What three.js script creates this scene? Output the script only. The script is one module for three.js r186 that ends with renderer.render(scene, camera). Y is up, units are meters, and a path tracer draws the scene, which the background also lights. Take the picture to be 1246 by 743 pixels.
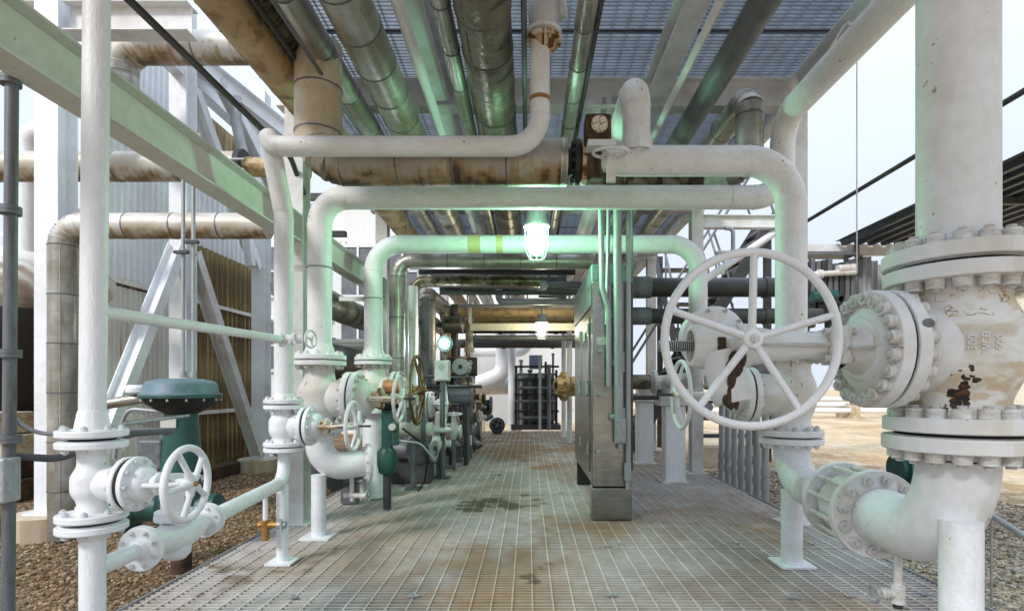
import * as THREE from 'three';
import { mergeGeometries } from 'three/addons/utils/BufferGeometryUtils.js';
import { RoundedBoxGeometry } from 'three/addons/geometries/RoundedBoxGeometry.js';
import { TextGeometry } from 'three/addons/geometries/TextGeometry.js';
import { FontLoader } from 'three/addons/loaders/FontLoader.js';

// ------------------------------------------------------------------ camera, sky, sun, exposure
const scene = new THREE.Scene();
const EYE = 1.05, FOC = 670;                                   // eye height over the deck; focal length in photo pixels
const camera = new THREE.PerspectiveCamera(2 * Math.atan(371.5 / FOC) * 180 / Math.PI, 1246 / 743, 0.05, 900);
camera.position.set(0, EYE, 0);
camera.lookAt(0, EYE, -10);
camera.setViewOffset(1246, 743, -20, -100.5, 1246, 743);       // level camera with a risen lens
const renderer = new THREE.WebGLRenderer({ antialias: true });
renderer.setSize(1024, 610);
renderer.toneMapping = THREE.LinearToneMapping;
renderer.toneMappingExposure = 1.62;
renderer.shadowMap.enabled = true;

{ // thin bright overcast: pale blue white, a little brighter overhead
  const w = 64, h = 64, d = new Float32Array(w * h * 4);
  for (let j = 0; j < h; j++) for (let i = 0; i < w; i++) {
    const el = (j + 0.5) / h * Math.PI - Math.PI / 2, s = Math.max(0, Math.sin(el)), o = (j * w + i) * 4;
    const k = 1 + 1.2 * s * s, b = 0.4 + 0.6 * s;
    d[o] = (0.515 - 0.065 * b) * k; d[o + 1] = (0.545 - 0.025 * b) * k; d[o + 2] = (0.6 + 0.015 * b) * k; d[o + 3] = 1;
  }
  const t = new THREE.DataTexture(d, w, h, THREE.RGBAFormat, THREE.FloatType);
  t.mapping = THREE.EquirectangularReflectionMapping; t.magFilter = t.minFilter = THREE.LinearFilter; t.needsUpdate = true;
  scene.background = t; scene.environment = t;
}
const sun = new THREE.DirectionalLight(new THREE.Color(1, 0.965, 0.92), 1.5);
sun.position.set(-14, 17, 13); sun.target.position.set(0, 0, -5);
sun.castShadow = true; sun.shadow.radius = 22; sun.shadow.mapSize.set(2048, 2048);
Object.assign(sun.shadow.camera, { left: -22, right: 22, top: 22, bottom: -22, near: 1, far: 70 });
scene.add(sun, sun.target);

// ------------------------------------------------------------------ helpers
let seed = 7;
const rnd = (a = 0, b = 1) => { seed = (seed * 1664525 + 1013904223) >>> 0; return a + (b - a) * seed / 4294967296; };
const V = (x, y, z) => new THREE.Vector3(x, y, z);
const at = (px, py, d) => V((px - 643) / FOC * d, EYE - (py - 472) / FOC * d, -d);   // a point at depth d metres, from its place in the photograph
const YU = V(0, 1, 0);
const used = {};
function numbered(n) { used[n] = (used[n] ?? -1) + 1; return used[n] ? n + '_' + String(used[n]).padStart(3, '0') : n; }
const tops = [];
function thing(name, label, category, group) {
  const o = new THREE.Group(); o.name = numbered(name); o.userData = { label, category };
  if (group) o.userData.group = group;
  scene.add(o); tops.push(o); return o;
}
function struct(name, kind = 'structure') { const o = new THREE.Group(); o.name = numbered(name); o.userData = { kind }; scene.add(o); tops.push(o); return o; }
function clean(g) {
  g = g.index ? g.toNonIndexed() : g;
  for (const k of Object.keys(g.attributes)) if (!['position', 'normal', 'uv'].includes(k)) g.deleteAttribute(k);
  return g;
}
const merge = (list) => list.length === 1 ? list[0] : mergeGeometries(list.map(clean), false);
function mesh(name, geo, mat, parent, pos) {
  const m = new THREE.Mesh(Array.isArray(geo) ? merge(geo) : geo, mat);
  m.name = name; m.castShadow = m.receiveShadow = true;
  if (pos) m.position.copy(pos);
  parent.add(m); return m;
}
function orient(g, pos, dir) { // geometry built along +y is laid along dir from pos
  return g.applyMatrix4(new THREE.Matrix4().compose(pos, new THREE.Quaternion().setFromUnitVectors(YU, dir.clone().normalize()), V(1, 1, 1)));
}
function box(w, h, d, x = 0, y = 0, z = 0) { // uv in metres
  const g = new THREE.BoxGeometry(w, h, d), uv = g.attributes.uv, s = [[d, h], [d, h], [w, d], [w, d], [w, h], [w, h]], ou = rnd(0, 3), ov = rnd(0, 3);
  for (let i = 0; i < 24; i++) { const [a, b] = s[i >> 2]; uv.setXY(i, uv.getX(i) * a + ou, uv.getY(i) * b + ov); }
  return g.translate(x, y, z);
}
function rbox(w, h, d, x = 0, y = 0, z = 0, r = 0.008) { return new RoundedBoxGeometry(w, h, d, 2, Math.min(r, w / 2.1, h / 2.1, d / 2.1)).translate(x, y, z); }
function bar(a, b, w, h = w) { // a straight bar of rectangular section
  const L = a.distanceTo(b), g = box(w, L, h, 0, L / 2, 0); return orient(g, a, b.clone().sub(a));
}
function rod(a, b, r, seg = 10, r2 = r) { const L = a.distanceTo(b); return orient(new THREE.CylinderGeometry(r2, r, L, seg).translate(0, L / 2, 0), a, b.clone().sub(a)); }
function lathe(prof, seg = 28) { // [[r, y], ...] with creased normals between flat runs
  const g = new THREE.LatheGeometry(prof.map(([r, y]) => new THREE.Vector2(Math.max(r, 1e-4), y)), seg);
  const uv = g.attributes.uv, L = prof[prof.length - 1][1] - prof[0][1], R = Math.max(...prof.map((p) => p[0]));
  for (let i = 0; i < uv.count; i++) uv.setXY(i, uv.getX(i) * 6.28 * R, uv.getY(i) * Math.max(Math.abs(L), R));
  return g;
}
function hard(prof) { // double the corner points so that the lathe shades with crisp small chamfers
  const o = []; const e = 0.0025;
  for (let i = 0; i < prof.length; i++) {
    const p = prof[i], a = prof[i - 1], b = prof[i + 1];
    if (!a || !b) { o.push(p); continue; }
    const la = Math.hypot(p[0] - a[0], p[1] - a[1]), lb = Math.hypot(b[0] - p[0], b[1] - p[1]);
    const ea = Math.min(e, la / 3), eb = Math.min(e, lb / 3);
    o.push([p[0] + (a[0] - p[0]) * ea / la, p[1] + (a[1] - p[1]) * ea / la], [p[0] + (b[0] - p[0]) * eb / lb, p[1] + (b[1] - p[1]) * eb / lb]);
  }
  const q = []; for (let i = 0; i < o.length - 1; i++) { q.push(o[i]); const a = o[i], b = o[i + 1], l = Math.hypot(b[0] - a[0], b[1] - a[1]); if (l > 0.012) q.push([a[0] + (b[0] - a[0]) * 0.002 / l, a[1] + (b[1] - a[1]) * 0.002 / l], [b[0] - (b[0] - a[0]) * 0.002 / l, b[1] - (b[1] - a[1]) * 0.002 / l]); }
  q.push(o[o.length - 1]); return q;
}
function fillet(pts, r, n) { // a polyline with its corners rounded
  const out = [pts[0].clone()];
  for (let i = 1; i < pts.length - 1; i++) {
    const a = pts[i - 1].clone().sub(pts[i]), b = pts[i + 1].clone().sub(pts[i]), la = a.length(), lb = b.length(); a.normalize(); b.normalize();
    const half = a.angleTo(b) / 2; if (half > 1.55) { out.push(pts[i].clone()); continue; }
    let t = r / Math.tan(half); t = Math.min(t, la * 0.49 + (i === 1 ? la * 0.5 : 0), lb * 0.49 + (i === pts.length - 2 ? lb * 0.5 : 0)); const rr = t * Math.tan(half);
    const c = pts[i].clone().addScaledVector(a.clone().add(b).normalize(), rr / Math.sin(half));
    const p0 = pts[i].clone().addScaledVector(a, t), p1 = pts[i].clone().addScaledVector(b, t), v0 = p0.clone().sub(c), v1 = p1.clone().sub(c), ang = v0.angleTo(v1);
    for (let k = 0; k <= n; k++) { const f = k / n; out.push(c.clone().addScaledVector(v0, Math.sin((1 - f) * ang) / Math.sin(ang)).addScaledVector(v1, Math.sin(f * ang) / Math.sin(ang))); }
  }
  out.push(pts[pts.length - 1].clone()); return out;
}
function sweep(p, R, seg = 20, caps = true, norm = false) { // R number or list
  const n = p.length, pos = [], nor = [], uv = [], idx = [];
  let T = p[1].clone().sub(p[0]).normalize(), N = Math.abs(T.y) > 0.9 ? V(0, 0, -1) : V(0, norm ? -1 : 1, 0); N.addScaledVector(T, -N.dot(T)).normalize();
  let s = rnd(0, 5); const v0 = rnd(0, 1), rm = R.length ? Math.max(...R) : R, vc = Math.max(1, Math.round(6.283 * rm * 1.1)) / 1.1;
  for (let i = 0; i < n; i++) {
    const t2 = (i === 0 ? p[1].clone().sub(p[0]) : i === n - 1 ? p[i].clone().sub(p[i - 1]) : p[i + 1].clone().sub(p[i]).normalize().add(p[i].clone().sub(p[i - 1]).normalize())).normalize();
    N.applyQuaternion(new THREE.Quaternion().setFromUnitVectors(T, t2)); N.addScaledVector(t2, -N.dot(t2)).normalize(); T = t2;
    const B = T.clone().cross(N), r = R[i] ?? R; if (i) s += p[i].distanceTo(p[i - 1]);
    for (let j = 0; j <= seg; j++) {
      const a = j / seg * Math.PI * 2, d = N.clone().multiplyScalar(Math.cos(a)).addScaledVector(B, Math.sin(a));
      pos.push(p[i].x + d.x * r, p[i].y + d.y * r, p[i].z + d.z * r); nor.push(d.x, d.y, d.z); uv.push(s, norm ? j / seg : v0 + j / seg * vc);
      if (i && j) { const q = i * (seg + 1) + j; idx.push(q - seg - 2, q, q - 1, q - seg - 2, q - seg - 1, q); }
    }
  }
  if (caps) for (const [i, sg] of [[0, -1], [n - 1, 1]]) {
    const t = (i ? p[n - 1].clone().sub(p[n - 2]) : p[1].clone().sub(p[0])).normalize().multiplyScalar(sg), c = pos.length / 3;
    pos.push(p[i].x, p[i].y, p[i].z); nor.push(t.x, t.y, t.z); uv.push(s, 0);
    for (let j = 0; j <= seg; j++) { const q = (i * (seg + 1) + j) * 3; pos.push(pos[q], pos[q + 1], pos[q + 2]); nor.push(t.x, t.y, t.z); uv.push(s, j * 0.02); if (j) (sg > 0 ? idx.push(c, c + j, c + j + 1) : idx.push(c, c + j + 1, c + j)); }
  }
  const g = new THREE.BufferGeometry();
  g.setAttribute('position', new THREE.Float32BufferAttribute(pos, 3)); g.setAttribute('normal', new THREE.Float32BufferAttribute(nor, 3)); g.setAttribute('uv', new THREE.Float32BufferAttribute(uv, 2)); g.setIndex(idx);
  return g;
}
function tube(pts, R, bend = R * 3, seg = 20, n = 8) { // a pipe with a weld bead at both ends of every elbow
  const f = fillet(pts, bend, n), g = [sweep(f, R, seg)];
  if (R > 0.03) for (let i = 1; i < f.length - 1; i++) {
    const before = f[i].distanceTo(f[i - 1]), after = f[i + 1].distanceTo(f[i]); if (Math.max(before, after) < 3 * Math.min(before, after) || Math.min(before, after) > bend) continue;
    const t = (before > after ? f[i].clone().sub(f[i - 1]) : f[i + 1].clone().sub(f[i])).normalize(), q = (k) => f[i].clone().addScaledVector(t, k);
    g.push(sweep([q(-0.007), q(-0.003), q(0.003), q(0.007)], [R * 0.995, R + 0.0028, R + 0.0028, R * 0.995], seg, false));
  }
  return merge(g);
}
function ibeam(a, b, depth, width, up = YU, tf = 0.011, tw = 0.008) { // a rolled section from a to b, web along up
  const L = a.distanceTo(b), h = depth / 2, w = width / 2, s = new THREE.Shape([[-w, -h], [w, -h], [w, -h + tf], [tw / 2, -h + tf], [tw / 2, h - tf], [w, h - tf], [w, h], [-w, h], [-w, h - tf], [-tw / 2, h - tf], [-tw / 2, -h + tf], [-w, -h + tf]].map(([x, y]) => new THREE.Vector2(x, y)));
  const g = new THREE.ExtrudeGeometry(s, { depth: L, bevelEnabled: false }), z = b.clone().sub(a).normalize(), x = up.clone().cross(z).normalize(), y = z.clone().cross(x);
  return g.applyMatrix4(new THREE.Matrix4().makeBasis(x, y, z).setPosition(a));
}
function corrugated(w, h, pitch, amp, thick = 0.003) { // sheet in the xy plane, ribs along y, trapezoid ribs
  const top = [], n = Math.round(w / pitch);
  for (let i = 0; i < n; i++) for (const [f, z] of [[0, 0], [0.4, 0], [0.55, amp], [0.85, amp]]) top.push([(i + f) * pitch - w / 2, z]);
  top.push([n * pitch - w / 2, 0]);
  const s = new THREE.Shape([...top.map(([x, z]) => new THREE.Vector2(x, z)), ...top.reverse().map(([x, z]) => new THREE.Vector2(x, z - thick))]);
  return new THREE.ExtrudeGeometry(s, { depth: h, bevelEnabled: false }).rotateX(-Math.PI / 2).applyMatrix4(new THREE.Matrix4().makeScale(1, 1, 1)).translate(0, 0, 0);
}

// ------------------------------------------------------------------ procedural textures and materials
function lattice(x, y, p, s) { let h = Math.imul(((x % p) + p) % p, 374761393) ^ Math.imul(((y % p) + p) % p, 668265263) ^ Math.imul(s + 11, 1274126177); h = Math.imul(h ^ (h >>> 13), 1274126177); return ((h ^ (h >>> 16)) >>> 0) / 4294967296; }
function noise(u, v, p, s, q = p) { const x = u * p, y = v * q, xi = Math.floor(x), yi = Math.floor(y); let fx = x - xi, fy = y - yi; fx = fx * fx * (3 - 2 * fx); fy = fy * fy * (3 - 2 * fy);
  const L = (a, b) => { let h = Math.imul(((a % p) + p) % p, 374761393) ^ Math.imul(((b % q) + q) % q, 668265263) ^ Math.imul(s + 11, 1274126177); h = Math.imul(h ^ (h >>> 13), 1274126177); return ((h ^ (h >>> 16)) >>> 0) / 4294967296; };
  return (L(xi, yi) * (1 - fx) + L(xi + 1, yi) * fx) * (1 - fy) + (L(xi, yi + 1) * (1 - fx) + L(xi + 1, yi + 1) * fx) * fy; }
const fbm = (u, v, p, s, o = 4, q = p) => { let t = 0, a = 0.5, n = 0; for (let i = 0; i < o; i++) { t += a * noise(u, v, p << i, s + i, q << i); n += a; a *= 0.55; } return t / n; };
const step = (a, b, x) => { const t = Math.min(1, Math.max(0, (x - a) / (b - a))); return t * t * (3 - 2 * t); };
const mix = (a, b, t) => [a[0] + (b[0] - a[0]) * t, a[1] + (b[1] - a[1]) * t, a[2] + (b[2] - a[2]) * t];
function tex(w, h, f, rx = 1, ry = rx, srgb = true) {
  const d = new Uint8Array(w * h * 4);
  for (let j = 0; j < h; j++) for (let i = 0; i < w; i++) { const c = f((i + 0.5) / w, (j + 0.5) / h), o = (j * w + i) * 4; d[o] = Math.max(0, Math.min(255, c[0])); d[o + 1] = Math.max(0, Math.min(255, c[1] ?? c[0])); d[o + 2] = Math.max(0, Math.min(255, c[2] ?? c[0])); d[o + 3] = 255; }
  const t = new THREE.DataTexture(d, w, h, THREE.RGBAFormat); t.wrapS = t.wrapT = THREE.RepeatWrapping; t.magFilter = THREE.LinearFilter; t.minFilter = THREE.LinearMipmapLinearFilter; t.generateMipmaps = true;
  if (srgb) t.colorSpace = THREE.SRGBColorSpace; t.repeat.set(rx, ry); t.needsUpdate = true; return t;
}
const std = (o) => new THREE.MeshStandardMaterial(o);
const bumpFine = tex(256, 256, (u, v) => [fbm(u, v, 24, 91, 3) * 255], 2.5, 2.5, false);
const bumpCoarse = tex(256, 256, (u, v) => [fbm(u, v, 10, 95, 4) * 255], 1.2, 1.2, false);
function paint(base, dirt, { amount = 0.25, spots = 0.74, spotCol = [120, 84, 48], s = 1, rep = 1.1, n = 384 } = {}) {
  return tex(n, n, (u, v) => { const a = fbm(u, v, 4, s, 5), b = fbm(u, v, 30, s + 9, 3), c = fbm(u, v, 9, s + 20, 3); let k = mix(base, dirt, step(0.35, 0.85, a) * amount + step(0.55, 0.9, c) * amount * 0.5); const j = (b - 0.5) * 14; k = [k[0] + j, k[1] + j, k[2] + j]; return mix(k, spotCol, step(spots, spots + 0.08, b * 0.7 + a * 0.3) * 0.75); }, rep);
}
const M = {
  white: std({ map: paint([230, 232, 236], [208, 205, 198], { s: 3, amount: 0.6, spots: 0.75 }), roughness: 0.5, bumpMap: bumpFine, bumpScale: 0.0012 }),
  cool: std({ map: paint([233, 236, 240], [214, 214, 212], { s: 43, amount: 0.4, spots: 0.8 }), roughness: 0.42, bumpMap: bumpFine, bumpScale: 0.0012 }),
  cast: std({ map: paint([224, 225, 227], [192, 182, 164], { s: 13, amount: 0.6, spots: 0.715, spotCol: [116, 84, 52] }), roughness: 0.58, bumpMap: bumpCoarse, bumpScale: 0.004 }),
  wheelRust: std({ map: tex(256, 256, (u, v) => { const a = fbm(u, v, 6, 261, 4), b = fbm(u, v, 24, 265, 3); return mix(mix([126, 88, 54], [84, 56, 34], step(0.4, 0.65, b)), [206, 198, 184], step(0.56, 0.68, a)); }, 3), roughness: 0.8, bumpMap: bumpCoarse, bumpScale: 0.003 }),
  castRust: std({ map: tex(384, 384, (u, v) => { const a = fbm(u, v, 5, 61, 5), b = fbm(u, v, 18, 64, 4); return mix(mix([216, 212, 204], [190, 160, 118], step(0.42, 0.7, a)), [92, 56, 28], step(0.56, 0.68, a * 0.6 + b * 0.4)); }, 2.2), roughness: 0.75, bumpMap: bumpCoarse, bumpScale: 0.004 }),
  sage: std({ map: paint([212, 216, 210], [190, 190, 178], { s: 21, amount: 0.6, spots: 0.74 }), roughness: 0.55, bumpMap: bumpFine, bumpScale: 0.001 }),
  frame: std({ map: paint([216, 216, 216], [186, 180, 170], { s: 24, amount: 0.6, spots: 0.75 }), roughness: 0.6, bumpMap: bumpFine, bumpScale: 0.001 }),
  galv: std({ map: tex(256, 256, (u, v) => { const a = fbm(u, v, 6, 31, 4), b = noise(u, v, 40, 33); const k = 142 + a * 38 + b * 12; return [k, k + 3, k + 6]; }, 1.5), roughness: 0.48, metalness: 0.35 }),
  grate: null,
  roofBar: std({ map: paint([120, 130, 144], [98, 104, 112], { s: 251, amount: 0.6, spots: 0.82 }), roughness: 0.5, metalness: 0.3 }),
  alu: std({ map: tex(512, 512, (u, v) => { const a = fbm(u, v, 3, 71, 5), b = fbm(u, v, 8, 75, 4, 30), c = fbm(u, v, 60, 78, 2, 6); const k = mix([192, 192, 188], [150, 145, 134], step(0.35, 0.75, a)); const q = (c - 0.5) * 18; return mix([k[0] + q, k[1] + q, k[2] + q], [124, 106, 78], step(0.6, 0.8, b * 0.6 + a * 0.4) * 0.7); }, 0.8, 1), roughness: 0.37, metalness: 0.65, bumpMap: bumpCoarse, bumpScale: 0.003 }),
  streaked: std({ map: tex(512, 512, (u, v) => { const a = fbm(u, v, 3, 72, 5), b = fbm(u, v, 22, 76, 3, 2), c = fbm(u, v, 60, 79, 2, 6); const k = mix([202, 199, 193], [172, 164, 150], step(0.35, 0.75, a)); const q = (c - 0.5) * 14; return mix([k[0] + q, k[1] + q, k[2] + q], [122, 92, 56], step(0.52, 0.72, b * 0.6 + a * 0.4) * 0.75); }, 0.7, 1), roughness: 0.45, metalness: 0.3, bumpMap: bumpCoarse, bumpScale: 0.002 }),
  belly: null,
  beige: std({ map: paint([208, 198, 180], [182, 162, 130], { s: 233, amount: 0.7, spots: 0.74 }), roughness: 0.5, metalness: 0.15, bumpMap: bumpCoarse, bumpScale: 0.002 }),
  tan: std({ map: tex(512, 512, (u, v) => { const a = fbm(u, v, 3, 81, 5), b = fbm(u, v, 14, 85, 4); return mix(mix([200, 184, 156], [172, 146, 108], step(0.35, 0.65, a)), [112, 88, 58], step(0.55, 0.75, b * 0.6 + a * 0.4) * 0.7); }, 0.9, 1), roughness: 0.6, metalness: 0.1, bumpMap: bumpCoarse, bumpScale: 0.003 }),
  mossy: std({ map: tex(384, 384, (u, v) => { const a = fbm(u, v, 4, 111, 5), b = fbm(u, v, 20, 114, 3, 4); return mix(mix([126, 122, 106], [92, 84, 58], step(0.35, 0.65, a)), [54, 44, 28], step(0.52, 0.7, b * 0.6 + a * 0.4)); }, 1, 1), roughness: 0.36, metalness: 0.5, bumpMap: bumpCoarse, bumpScale: 0.006 }),
  steel: std({ map: tex(512, 512, (u, v) => { const a = fbm(u, v, 3, 121, 4), b = fbm(u, v, 3, 124, 3, 120); const k = 150 + (b - 0.5) * 36 + (a - 0.5) * 40; return [k, k - 2, k - 7]; }, 1), roughness: 0.26, metalness: 0.9 }),
  slate: std({ map: paint([112, 116, 121], [84, 84, 82], { s: 131, amount: 0.6, spots: 0.8 }), roughness: 0.5, metalness: 0.2 }),
  canopy: std({ map: paint([62, 69, 78], [48, 52, 58], { s: 241, amount: 0.7, spots: 0.85 }), roughness: 0.45, metalness: 0.3 }),
  dark: std({ map: paint([66, 68, 70], [46, 42, 38], { s: 135, amount: 0.7, spots: 0.82 }), roughness: 0.5, metalness: 0.2 }),
  black: std({ map: paint([38, 38, 38], [28, 25, 22], { s: 138, amount: 0.7, spots: 0.85 }), roughness: 0.6 }),
  teal: std({ map: paint([40, 88, 82], [32, 62, 58], { s: 141, amount: 0.8, spots: 0.8, spotCol: [130, 140, 138] }), roughness: 0.45 }),
  tealTop: std({ map: paint([104, 126, 138], [70, 100, 100], { s: 144, amount: 0.8, spots: 0.78, spotCol: [48, 84, 80] }), roughness: 0.5 }),
  brass: std({ map: paint([176, 130, 74], [128, 88, 44], { s: 147, amount: 0.8, spots: 0.8 }), roughness: 0.5, metalness: 0.5 }),
  rust: std({ map: paint([88, 66, 46], [54, 40, 30], { s: 151, amount: 1, spots: 0.72, spotCol: [44, 30, 20] }), roughness: 0.85, bumpMap: bumpCoarse, bumpScale: 0.004 }),
  bronze: std({ map: paint([196, 140, 92], [150, 100, 62], { s: 153, amount: 0.8, spots: 0.8 }), roughness: 0.5, metalness: 0.15 }),
  concrete: std({ map: paint([196, 182, 160], [160, 136, 104], { s: 155, amount: 0.9, spots: 0.74, spotCol: [120, 96, 66] }), roughness: 0.9, bumpMap: bumpCoarse, bumpScale: 0.008 }),
  sheetLight: std({ map: tex(384, 384, (u, v) => { const a = fbm(u, v, 4, 161, 4), b = fbm(u, v, 40, 164, 3, 3); return mix([228, 226, 220], [176, 160, 126], step(0.5, 0.75, b * 0.5 + a * 0.5)); }, 0.6), roughness: 0.6, metalness: 0.1 }),
  sheetDark: std({ map: tex(384, 384, (u, v) => { const a = fbm(u, v, 4, 171, 4), b = fbm(u, v, 46, 174, 3, 2); return mix([156, 138, 94], [88, 66, 38], step(0.38, 0.68, b * 0.55 + a * 0.45)); }, 0.6), roughness: 0.65, metalness: 0.1 }),
  sooty: std({ map: tex(512, 512, (u, v) => { const a = fbm(u, v, 4, 181, 5), b = fbm(u, v, 20, 185, 3, 3), w = a * 0.8 + b * 0.35 + (v < 0.66 ? 0.2 : -0.1) + (0.65 - v) * 0.35; return mix(mix([214, 213, 210], [128, 110, 92], step(0.42, 0.58, w)), [36, 29, 24], step(0.56, 0.7, w)); }, 1), roughness: 0.7 }), // burner soot with a ragged edge over the lower half
  sand: std({ map: tex(1024, 1024, (u, v) => { const a = fbm(u, v, 5, 191, 6), b = fbm(u, v, 120, 195, 2), c = fbm(u, v, 16, 197, 4); let k = mix([206, 182, 148], [176, 148, 112], step(0.35, 0.7, a)); k = mix(k, [222, 208, 186], step(0.55, 0.75, c) * 0.6); const q = (b - 0.5) * 44; return [k[0] + q, k[1] + q, k[2] + q]; }, 1 / 7), roughness: 0.95, bumpMap: bumpCoarse, bumpScale: 0.02 }),
  soil: std({ map: tex(512, 512, (u, v) => { const a = fbm(u, v, 6, 201, 5), b = fbm(u, v, 60, 205, 2); const k = mix([128, 102, 70], [92, 70, 46], step(0.35, 0.7, a)), q = (b - 0.5) * 60; return [k[0] + q, k[1] + q, k[2] + q]; }, 0.8), roughness: 0.97, bumpMap: bumpCoarse, bumpScale: 0.02 }),
  paleSoil: std({ map: tex(512, 512, (u, v) => { const a = fbm(u, v, 6, 211, 5), b = fbm(u, v, 60, 215, 2); const k = mix([188, 172, 148], [150, 130, 102], step(0.35, 0.7, a)), q = (b - 0.5) * 60; return [k[0] + q, k[1] + q, k[2] + q]; }, 0.8), roughness: 0.97, bumpMap: bumpCoarse, bumpScale: 0.02 }),
  plate: std({ color: 0xc9c9c4, roughness: 0.5 }),
  yellow: std({ color: 0xc9a93a, roughness: 0.6 }),
  band: std({ map: paint([204, 192, 138], [190, 182, 132], { s: 221 }), roughness: 0.6 }),
  cream: std({ map: paint([226, 220, 204], [205, 196, 176], { s: 225 }), roughness: 0.6 }),
  tank: std({ map: paint([232, 232, 230], [214, 212, 206], { s: 228, rep: 0.2 }), roughness: 0.5 }),
  gasket: std({ color: 0x2a2724, roughness: 0.9 }),
  hose: std({ color: 0x55585b, roughness: 0.7 }),
  leaf: std({ color: new THREE.Color(0.07, 0.1, 0.04), roughness: 0.9 }),
};

// rust-coloured runs with ragged outlines that have dripped along the seams and the underside of level jackets (v = 0 is the lowest line)
function bellyTex(sd, tone, amt, dark) { return tex(512, 512, (u, v) => {
  const a = fbm(u, v, 4, sd, 5), b = fbm(u, v, 40, sd + 4, 3, 3), c = fbm(u, v, 9, sd + 8, 4), low = (0.5 + 0.5 * Math.cos(v * 6.283)) ** 1.5;
  const k = mix([206 * tone, 203 * tone, 197 * tone], [182 * tone, 174 * tone, 160 * tone], step(0.35, 0.7, a)), w = low * 0.66 + (b - 0.5) * 0.42 + (c - 0.5) * 0.8;
  return mix(mix(k, [146, 120, 86], step(0.34, 0.66, w) * amt), dark, step(0.6, 0.86, w + (a - 0.5) * 0.6) * amt);
}, 0.8, 1); }
M.belly = std({ map: bellyTex(501, 1, 0.8, [100, 78, 52]), roughness: 0.48, metalness: 0.25, bumpMap: bumpCoarse, bumpScale: 0.002 });
M.stained = std({ map: bellyTex(521, 0.87, 0.88, [62, 50, 38]), roughness: 0.5, metalness: 0.2, bumpMap: bumpCoarse, bumpScale: 0.003 });

// ------------------------------------------------------------------ flanges, bolts, wheels, valves
const nutCache = {};
function nutGeo(r, h) { const k = r.toFixed(4) + h.toFixed(4); return nutCache[k] ??= merge([new THREE.CylinderGeometry(r * 0.93, r, h, 6).translate(0, h / 2, 0), new THREE.CylinderGeometry(r * 0.46, r * 0.5, h * 0.4, 8).translate(0, h * 1.15, 0)]); }
// a weld-neck flange whose joint face is at pos and whose body and nuts point along dir
function flange(parent, pos, dir, R, t, neckR, { nuts = 12, nr = R * 0.11, mat = M.white, own = true, name = 'flange', neck = R * 0.45, ring = 0.8 } = {}) {
  const prof = hard([[R * 0.5, 0], [R * 0.86, 0], [R * 0.86, 0.003], [R, 0.003], [R, t], [neckR * 1.32, t], [neckR * 1.02, t + neck], [neckR * 0.6, t + neck]]);
  const fl = new THREE.Mesh(lathe(prof, 36), mat); fl.name = name; fl.castShadow = fl.receiveShadow = true;
  fl.position.copy(pos); fl.quaternion.setFromUnitVectors(YU, dir.clone().normalize()); parent.add(fl);
  const g = nutGeo(nr, nr * 1.05), all = [], c = R * ring;
  for (let i = 0; i < nuts; i++) {
    const a = (i + 0.5) / nuts * Math.PI * 2, x = Math.cos(a) * c, z = Math.sin(a) * c;
    if (own) { const m = mesh('bolt', g, mat, fl); m.position.set(x, t, z); m.rotation.y = a * 1.7 + i; } else all.push(g.clone().rotateY(i).translate(x, t, z));
  }
  if (!own) { fl.geometry = merge([fl.geometry, ...all]); }
  return fl;
}
function handwheel(parent, pos, axis, R, rimR, { spokes = 5, turn = 0, mat = M.white, dish = 0.12, hubR = R * 0.15, nut = M.brass, spokeR = rimR * 0.8 } = {}) {
  const g = new THREE.Group(); g.name = 'handwheel'; g.position.copy(pos); g.quaternion.setFromUnitVectors(YU, axis.clone().normalize()); parent.add(g);
  mesh('rim', new THREE.TorusGeometry(R, rimR, 12, 48).rotateX(Math.PI / 2), mat, g);
  for (let i = 0; i < spokes; i++) {
    const a = i / spokes * Math.PI * 2 + turn, c = Math.cos(a), s = Math.sin(a);
    mesh('spoke', sweep(fillet([V(c * hubR * 0.5, dish * R, s * hubR * 0.5), V(c * R * 0.35, dish * R, s * R * 0.35), V(c * R * 0.99, 0, s * R * 0.99)], R * 0.3, 4), [spokeR * 1.5, spokeR * 1.4, spokeR * 1.3, spokeR * 1.2, spokeR * 1.1, spokeR, spokeR], 10), mat, g);
  }
  mesh('hub', lathe(hard([[0, dish * R - hubR * 0.7], [hubR, dish * R - hubR * 0.7], [hubR, dish * R + hubR * 0.6], [hubR * 0.6, dish * R + hubR * 0.65], [0, dish * R + hubR * 0.65]]), 20), mat, g);
  mesh('hub_nut', nutGeo(hubR * 0.5, hubR * 0.5), nut, g, V(0, dish * R + hubR * 0.6, 0));
  return g;
}
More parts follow.
